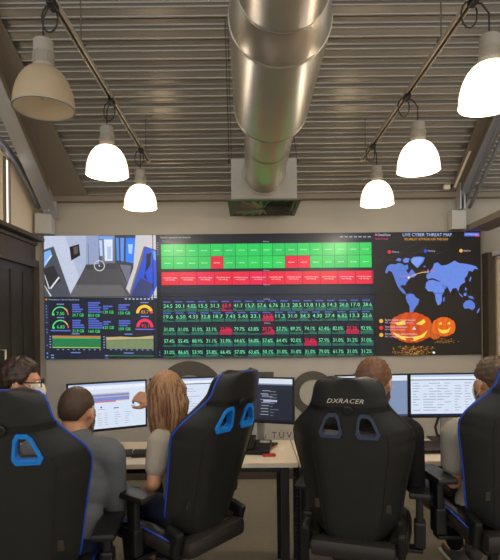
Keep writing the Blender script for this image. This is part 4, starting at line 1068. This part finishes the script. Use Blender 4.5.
def person(label, hips, chest, shL, shR, neck, headc, H, elbL, elbR, handL, handR, kneeL, kneeR, footL, footR, shirt, trousers, hair, sleeve='long', hs=1.0, girth=1.0,
           fL=None, fR=None, nL=(0, 0, -1), nR=(0, 0, -1), poseL='relaxed', poseR='relaxed', hair_mb=None, shoe='shoe_grey'):
    V = Vector
    hips, chest, shL, shR, neck, headc = map(V, (hips, chest, shL, shR, neck, headc)); elbL, elbR, handL, handR = map(V, (elbL, elbR, handL, handR)); kneeL, kneeR, footL, footR = map(V, (kneeL, kneeR, footL, footR))
    base = V((hips.x, hips.y, 0))
    root = empty('person', base, 0, label, 'person')
    across = (shR - shL).normalized(); up = (neck - hips).normalized()
    fw = up.cross(across).normalized()            # points forward
    hl, hr = hips - across * 0.09, hips + across * 0.09
    # trunk cross-sections, shared by skin and shirt
    def trunk(mb, inf):
        g = girth
        for t, w, d in ((0.0, 0.155, 0.115), (0.25, 0.145, 0.105), (0.5, 0.150, 0.110), (0.75, 0.165, 0.115)):
            pass
        mid = hips.lerp(chest, 0.5)
        rot = Matrix((across, fw, up)).transposed()
        mb.ell(hips, (0.165 * g + inf, 0.115 * g + inf, 0.13 + inf), rot); mb.ell(hips.lerp(chest, 0.35), (0.150 * g + inf, 0.108 * g + inf, 0.15 + inf), rot)
        mb.ell(hips.lerp(chest, 0.75), (0.160 * g + inf, 0.115 * g + inf, 0.16 + inf), rot); mb.ell(chest, (0.170 * g + inf, 0.112 * g + inf, 0.13 + inf), rot)
        mb.capsule(shL.lerp(neck, 0.12), shR.lerp(neck, 0.12), 0.062 * g + inf, 0.062 * g + inf)
        for sh in (shL, shR): mb.capsule(sh, neck.lerp(chest, 0.25) , 0.056 * g + inf, 0.060 + inf)
        mb.capsule(chest, neck.lerp(chest, 0.35), 0.085 * g + inf, 0.062 + inf)
    def arm(mb, sh, el, ha, inf, upto=1.0):
        mb.capsule(sh, sh.lerp(el, min(1, upto)), 0.056 * girth + inf, (0.056 + (0.041 - 0.056) * min(1, upto)) * girth + inf)
        if upto >= 1: mb.capsule(el, el.lerp(ha, (upto - 1) if upto < 2 else 1), 0.042 * girth + inf, 0.028 + inf)
    b = MB(); trunk(b, -0.004)
    b.capsule(neck.lerp(chest, 0.2), headc + H @ V((0, -0.02, -0.05)) * hs, 0.056 * hs, 0.052 * hs)
    head_shape(b, headc, H, hs)
    for sh, el, ha, fd, nn, po, sd in ((shL, elbL, handL, fL, nL, poseL, -1), (shR, elbR, handR, fR, nR, poseR, 1)):
        arm(b, sh, el, ha, -0.002, 2)
        hand(b, ha, fd if fd is not None else (ha - el), nn, po, sd, 0.98 if hs >= 1 else 0.92)
    for h_, kn, ft in ((hl, kneeL, footL), (hr, kneeR, footR)):
        b.capsule(h_, kn, 0.080, 0.055); b.capsule(kn, ft, 0.055, 0.036)
        toe = V((kn - h_)[:]); toe.z = 0; toe.normalize(); b.capsule(ft + V((0, 0, -0.02)), ft + toe * 0.15 + V((0, 0, -0.04)), 0.036, 0.028)
    body = obj('body', remeshed(b, 'body', base, 0.0062, 4), M['skin'], root)
    # shirt
    s = MB(); trunk(s, 0.010)
    up_ = {'long': 1.88, 'short': 0.62}[sleeve]
    for sh, el, ha in ((shL, elbL, handL), (shR, elbR, handR)): arm(s, sh, el, ha, 0.011 if sleeve == 'long' else 0.013, up_)
    if sleeve == 'long' or shirt == 'polo_grey':       # collar
        nd = (headc - neck).normalized(); s.tube([neck.lerp(chest, 0.1), neck + nd * 0.045], [0.075, 0.062], 18)
    obj('shirt', remeshed(s, 'shirt', base, 0.0085, 4), M[shirt], root)
    # trousers
    p = MB(); p.ell(hips - up * 0.02, (0.178 * girth, 0.132 * girth, 0.12), Matrix((across, fw, up)).transposed())
    for h_, kn, ft in ((hl, kneeL, footL), (hr, kneeR, footR)):
        p.capsule(h_, kn, 0.092, 0.068); p.capsule(kn, ft.lerp(kn, 0.12), 0.067, 0.052)
    obj('trousers', remeshed(p, 'trousers', base, 0.010, 4), M[trousers], root)
    for h_, kn, ft in ((hl, kneeL, footL), (hr, kneeR, footR)):
        toe = V((kn - h_)[:]); toe.z = 0; toe.normalize(); q = MB()
        fl = V((ft.x, ft.y, 0))
        q.capsule(fl - toe * 0.05 + V((0, 0, 0.05)), fl + toe * 0.16 + V((0, 0, 0.036)), 0.046, 0.036); q.capsule(ft, fl + V((0, 0, 0.05)), 0.045, 0.046)
        sh_ = obj('shoe', remeshed(q, 'shoe', base, 0.008, 3), M[shoe], root)
        so = MB(); a_ = math.atan2(toe.y, toe.x); so.rbox(fl + toe * 0.055 + V((0, 0, 0.010)), (0.29, 0.088, 0.018), 0.008, Matrix.Rotation(a_, 3, 'Z')); so.build('sole', M['paper'], sh_, base)
    for sx in (-1, 1):
        e = headc + H @ V((sx * 0.030, 0.080, 0.006)) * hs
        eye = MB().ell(e, (0.0125, 0.0125, 0.0125), H, 14, 10).build('eye', M['eye'], root, base, True)
        MB().ell(e + H @ V((0, 0.0085, 0)), (0.006, 0.005, 0.006), H, 12, 8).build('iris', M['iris'], eye, base, True)
    if hair_mb: hair_mb.build('hair', M[hair], root, base, True)
    return root, base
V = Vector
def mask_on(root, base, c, H, s=1.0):
    mb = MB(); n, m = 18, 10; vs = []; fs = []
    for i in range(m + 1):
        for j in range(n + 1):
            a = R(-62 + 124 * j / n); z = 0.005 - 0.10 * i / m
            r = 0.083 + 0.026 * math.cos(a * 1.2) * math.sin(math.pi * min(1, i / m * 0.9 + 0.08))
            vs.append(c + H @ V((r * 0.86 * math.sin(a), 0.016 + r * math.cos(a), z)) * s)
    for i in range(m):
        for j in range(n):
            a = i * (n + 1) + j; fs.append((a, a + 1, a + n + 2, a + n + 1))
    mk = mb.add(vs, fs).build('face_mask', M['mask'], root, base, True)
    for sx in (-1, 1):
        pts = [c + H @ V(p) * s for p in ((sx * 0.073, 0.052, -0.015), (sx * 0.080, 0.02, 0.012), (sx * 0.084, -0.016, 0.026), (sx * 0.084, -0.026, 0.0), (sx * 0.078, 0.0, -0.04), (sx * 0.070, 0.05, -0.075))]
        MB().tube(pts, 0.0022, 6).build('ear_loop', M['mask'], mk, base, True)

# man in the slate shirt, leaning forward from the left chair
H2 = head_rot(R(-6), R(16)); c2 = V((-0.812, 2.36, 1.108))
r2, b2 = person('seated man in a slate long-sleeved shirt with short brown hair, seen from behind', (-0.84, 2.22, 0.57), (-0.80, 2.30, 0.86), (-1.00, 2.30, 0.925), (-0.63, 2.27, 0.925), (-0.80, 2.325, 0.985), c2, H2,
    (-1.04, 2.40, 0.68), (-0.635, 2.36, 0.66), (-1.00, 2.62, 0.68), (-0.83, 2.58, 0.67), (-1.03, 2.66, 0.56), (-0.88, 2.66, 0.56), (-1.03, 2.82, 0.09), (-0.87, 2.82, 0.09), 'shirt_slate', 'jeans', 'hair_brown', 'long', 1.0, 1.05,
    hair_mb=hair_cap(c2, H2, 1.0, 0.06, -0.085, -0.012, 0.35, 0.0012, 3))
mask_on(r2, b2, c2, H2)
# man with glasses, profile
H1 = head_rot(R(-74), R(4)); c1 = V((-1.175, 2.58, 1.222))
r1, b1 = person('man in glasses and a white face mask looking sideways, dark wavy hair', (-1.33, 2.56, 0.54), (-1.31, 2.57, 0.86), (-1.38, 2.73, 0.96), (-1.20, 2.43, 0.96), (-1.26, 2.58, 1.03), c1, H1,
    (-1.42, 2.86, 0.74), (-1.20, 2.50, 0.70), (-1.30, 2.90, 0.795), (-1.22, 2.72, 0.64), (-1.36, 2.98, 0.50), (-1.19, 2.95, 0.50), (-1.34, 3.08, 0.09), (-1.17, 3.06, 0.09), 'shirt_blue', 'jeans', 'hair_dark', 'long',
    hair_mb=hair_cap(c1, H1, 1.03, 0.055, -0.085, -0.02, 1.3, 0.006, 5))
mask_on(r1, b1, c1, H1)
gl = MB()
for sx in (-1, 1):
    pts = [c1 + H1 @ V((sx * 0.032 + 0.024 * math.cos(R(a)), 0.104, 0.006 + 0.018 * math.sin(R(a)))) for a in range(0, 361, 30)]
    gl.tube(pts, 0.0030, 6)
    gl.tube([c1 + H1 @ V(p) for p in ((sx * 0.056, 0.104, 0.012), (sx * 0.080, 0.09, 0.013), (sx * 0.086, 0.0, 0.012), (sx * 0.084, -0.02, -0.005))], 0.0036, 6)
gl.tube([c1 + H1 @ V((-0.008, 0.106, 0.010)), c1 + H1 @ V((0.008, 0.106, 0.010))], 0.003, 6)
gl.build('glasses', M['black_plastic'], r1, b1, True)
# woman
HW = head_rot(R(34), R(6)); cw = V((-0.425, 2.56, 1.157))
def strands(n, seed, grow):
    mb = MB(); rnd = random.Random(seed)
    for q in range(n):
        deg = rnd.uniform(145, 395); a = R(deg)        # head frame, front = 90 deg, so the face stays free
        r0 = rnd.uniform(0.25, 1.0); d = V((math.cos(a), math.sin(a), 0))
        long_ = 0.30 if deg < 235 else max(0.15, 0.30 - (deg - 235) / 60 * 0.13)
        L = long_ * rnd.uniform(0.85, 1.05); ph = rnd.uniform(0, 6.28); am = rnd.uniform(0.003, 0.009)
        p0 = V((d.x * 0.082 * r0, -0.01 + d.y * 0.103 * r0, 0.020 + 0.104 * math.sqrt(max(0.0, 1 - r0 * r0 * 0.98))))
        p1 = V((d.x * 0.089, -0.012 + d.y * 0.108, 0.0)) * grow
        pts = [p0, p0.lerp(p1, 0.5) + V((d.x, d.y, 0.3)) * 0.010, p1]
        for t in (0.3, 0.5, 0.7, 0.86, 1.0):
            k = 1.04 - 0.34 * t * t
            pts.append(V((d.x * 0.092 * k * grow + am * math.sin(9 * t + ph), -0.02 - 0.012 * t + d.y * 0.108 * k * grow + am * math.cos(7 * t + ph), -L * t)))
        w = rnd.uniform(0.004, 0.0085); mb.tube([cw + HW @ p for p in pts], [w * 0.7, w, w, w, w, w * 0.9, w * 0.6, 0.0015], 6)
    return mb
def long_hair(): 
    mb = hair_cap(cw, HW, 1.0, 0.05, -0.10, -0.06, 0.95, 0.002, 9); t = strands(170, 4, 1.0); mb.add(t.v, t.f); return mb
rw_, bw = person('woman with long blond hair in a grey T-shirt pointing at a monitor', (-0.30, 2.53, 0.57), (-0.325, 2.55, 0.84), (-0.435, 2.43, 0.945), (-0.225, 2.64, 0.945), (-0.355, 2.555, 1.0), cw, HW,
    (-0.455, 2.37, 0.765), (-0.31, 2.86, 0.93), (-0.575, 2.55, 0.62), (-0.52, 2.74, 1.085), (-0.66, 2.76, 0.56), (-0.54, 2.92, 0.56), (-0.68, 2.92, 0.09), (-0.54, 3.07, 0.09), 'shirt_grey', 'jeans', 'hair_blond', 'short', 0.97, 0.86,
    fR=(-0.85, 0.1, 0.42), nR=(-0.25, 0.75, -0.45), poseR='pinch', fL=(-0.5, 0.5, -0.5), nL=(0.1, 0.2, -1), hair_mb=long_hair())
strands(90, 21, 1.015).build('dark_strands', M['hair_blond_dark'], rw_, bw, True)
# man in black jacket
H4 = head_rot(R(-30), R(4)); c4 = V((0.630, 2.51, 1.215))
r4, b4 = person('man in a black jacket with reddish-brown hair and a face mask', (0.56, 2.52, 0.57), (0.595, 2.50, 0.88), (0.42, 2.56, 0.975), (0.785, 2.44, 0.975), (0.62, 2.50, 1.04), c4, H4,
    (0.40, 2.72, 0.74), (0.832, 2.52, 0.70), (0.55, 2.95, 0.80), (0.84, 2.80, 0.79), (0.56, 3.0, 0.56), (0.78, 2.98, 0.56), (0.6, 3.12, 0.09), (0.85, 3.12, 0.09), 'jacket_black', 'trouser_black', 'hair_ginger', 'long', 1.0, 1.0,
    hair_mb=hair_cap(c4, H4, 1.02, 0.05, -0.085, -0.012, 0.9, 0.004, 11))
mask_on(r4, b4, c4, H4)
# man in grey polo
H5 = head_rot(R(10), R(4)); c5 = V((1.205, 2.46, 1.215))
r5, b5 = person('man in a grey polo shirt with brown hair at the table monitor', (1.20, 2.46, 0.62), (1.20, 2.46, 0.90), (1.005, 2.43, 0.965), (1.39, 2.43, 0.965), (1.20, 2.46, 1.04), c5, H5,
    (1.005, 2.47, 0.735), (1.46, 2.55, 0.72), (1.20, 2.72, 0.775), (1.40, 2.84, 0.785), (1.10, 2.95, 0.57), (1.34, 2.95, 0.57), (1.30, 3.14, 0.09), (1.42, 3.20, 0.09), 'polo_grey', 'trouser_black', 'hair_brown', 'short', 1.0, 1.08,
    hair_mb=hair_cap(c5, H5, 1.02, 0.05, -0.085, -0.012, 0.9, 0.004, 13))
mask_on(r5, b5, c5, H5)
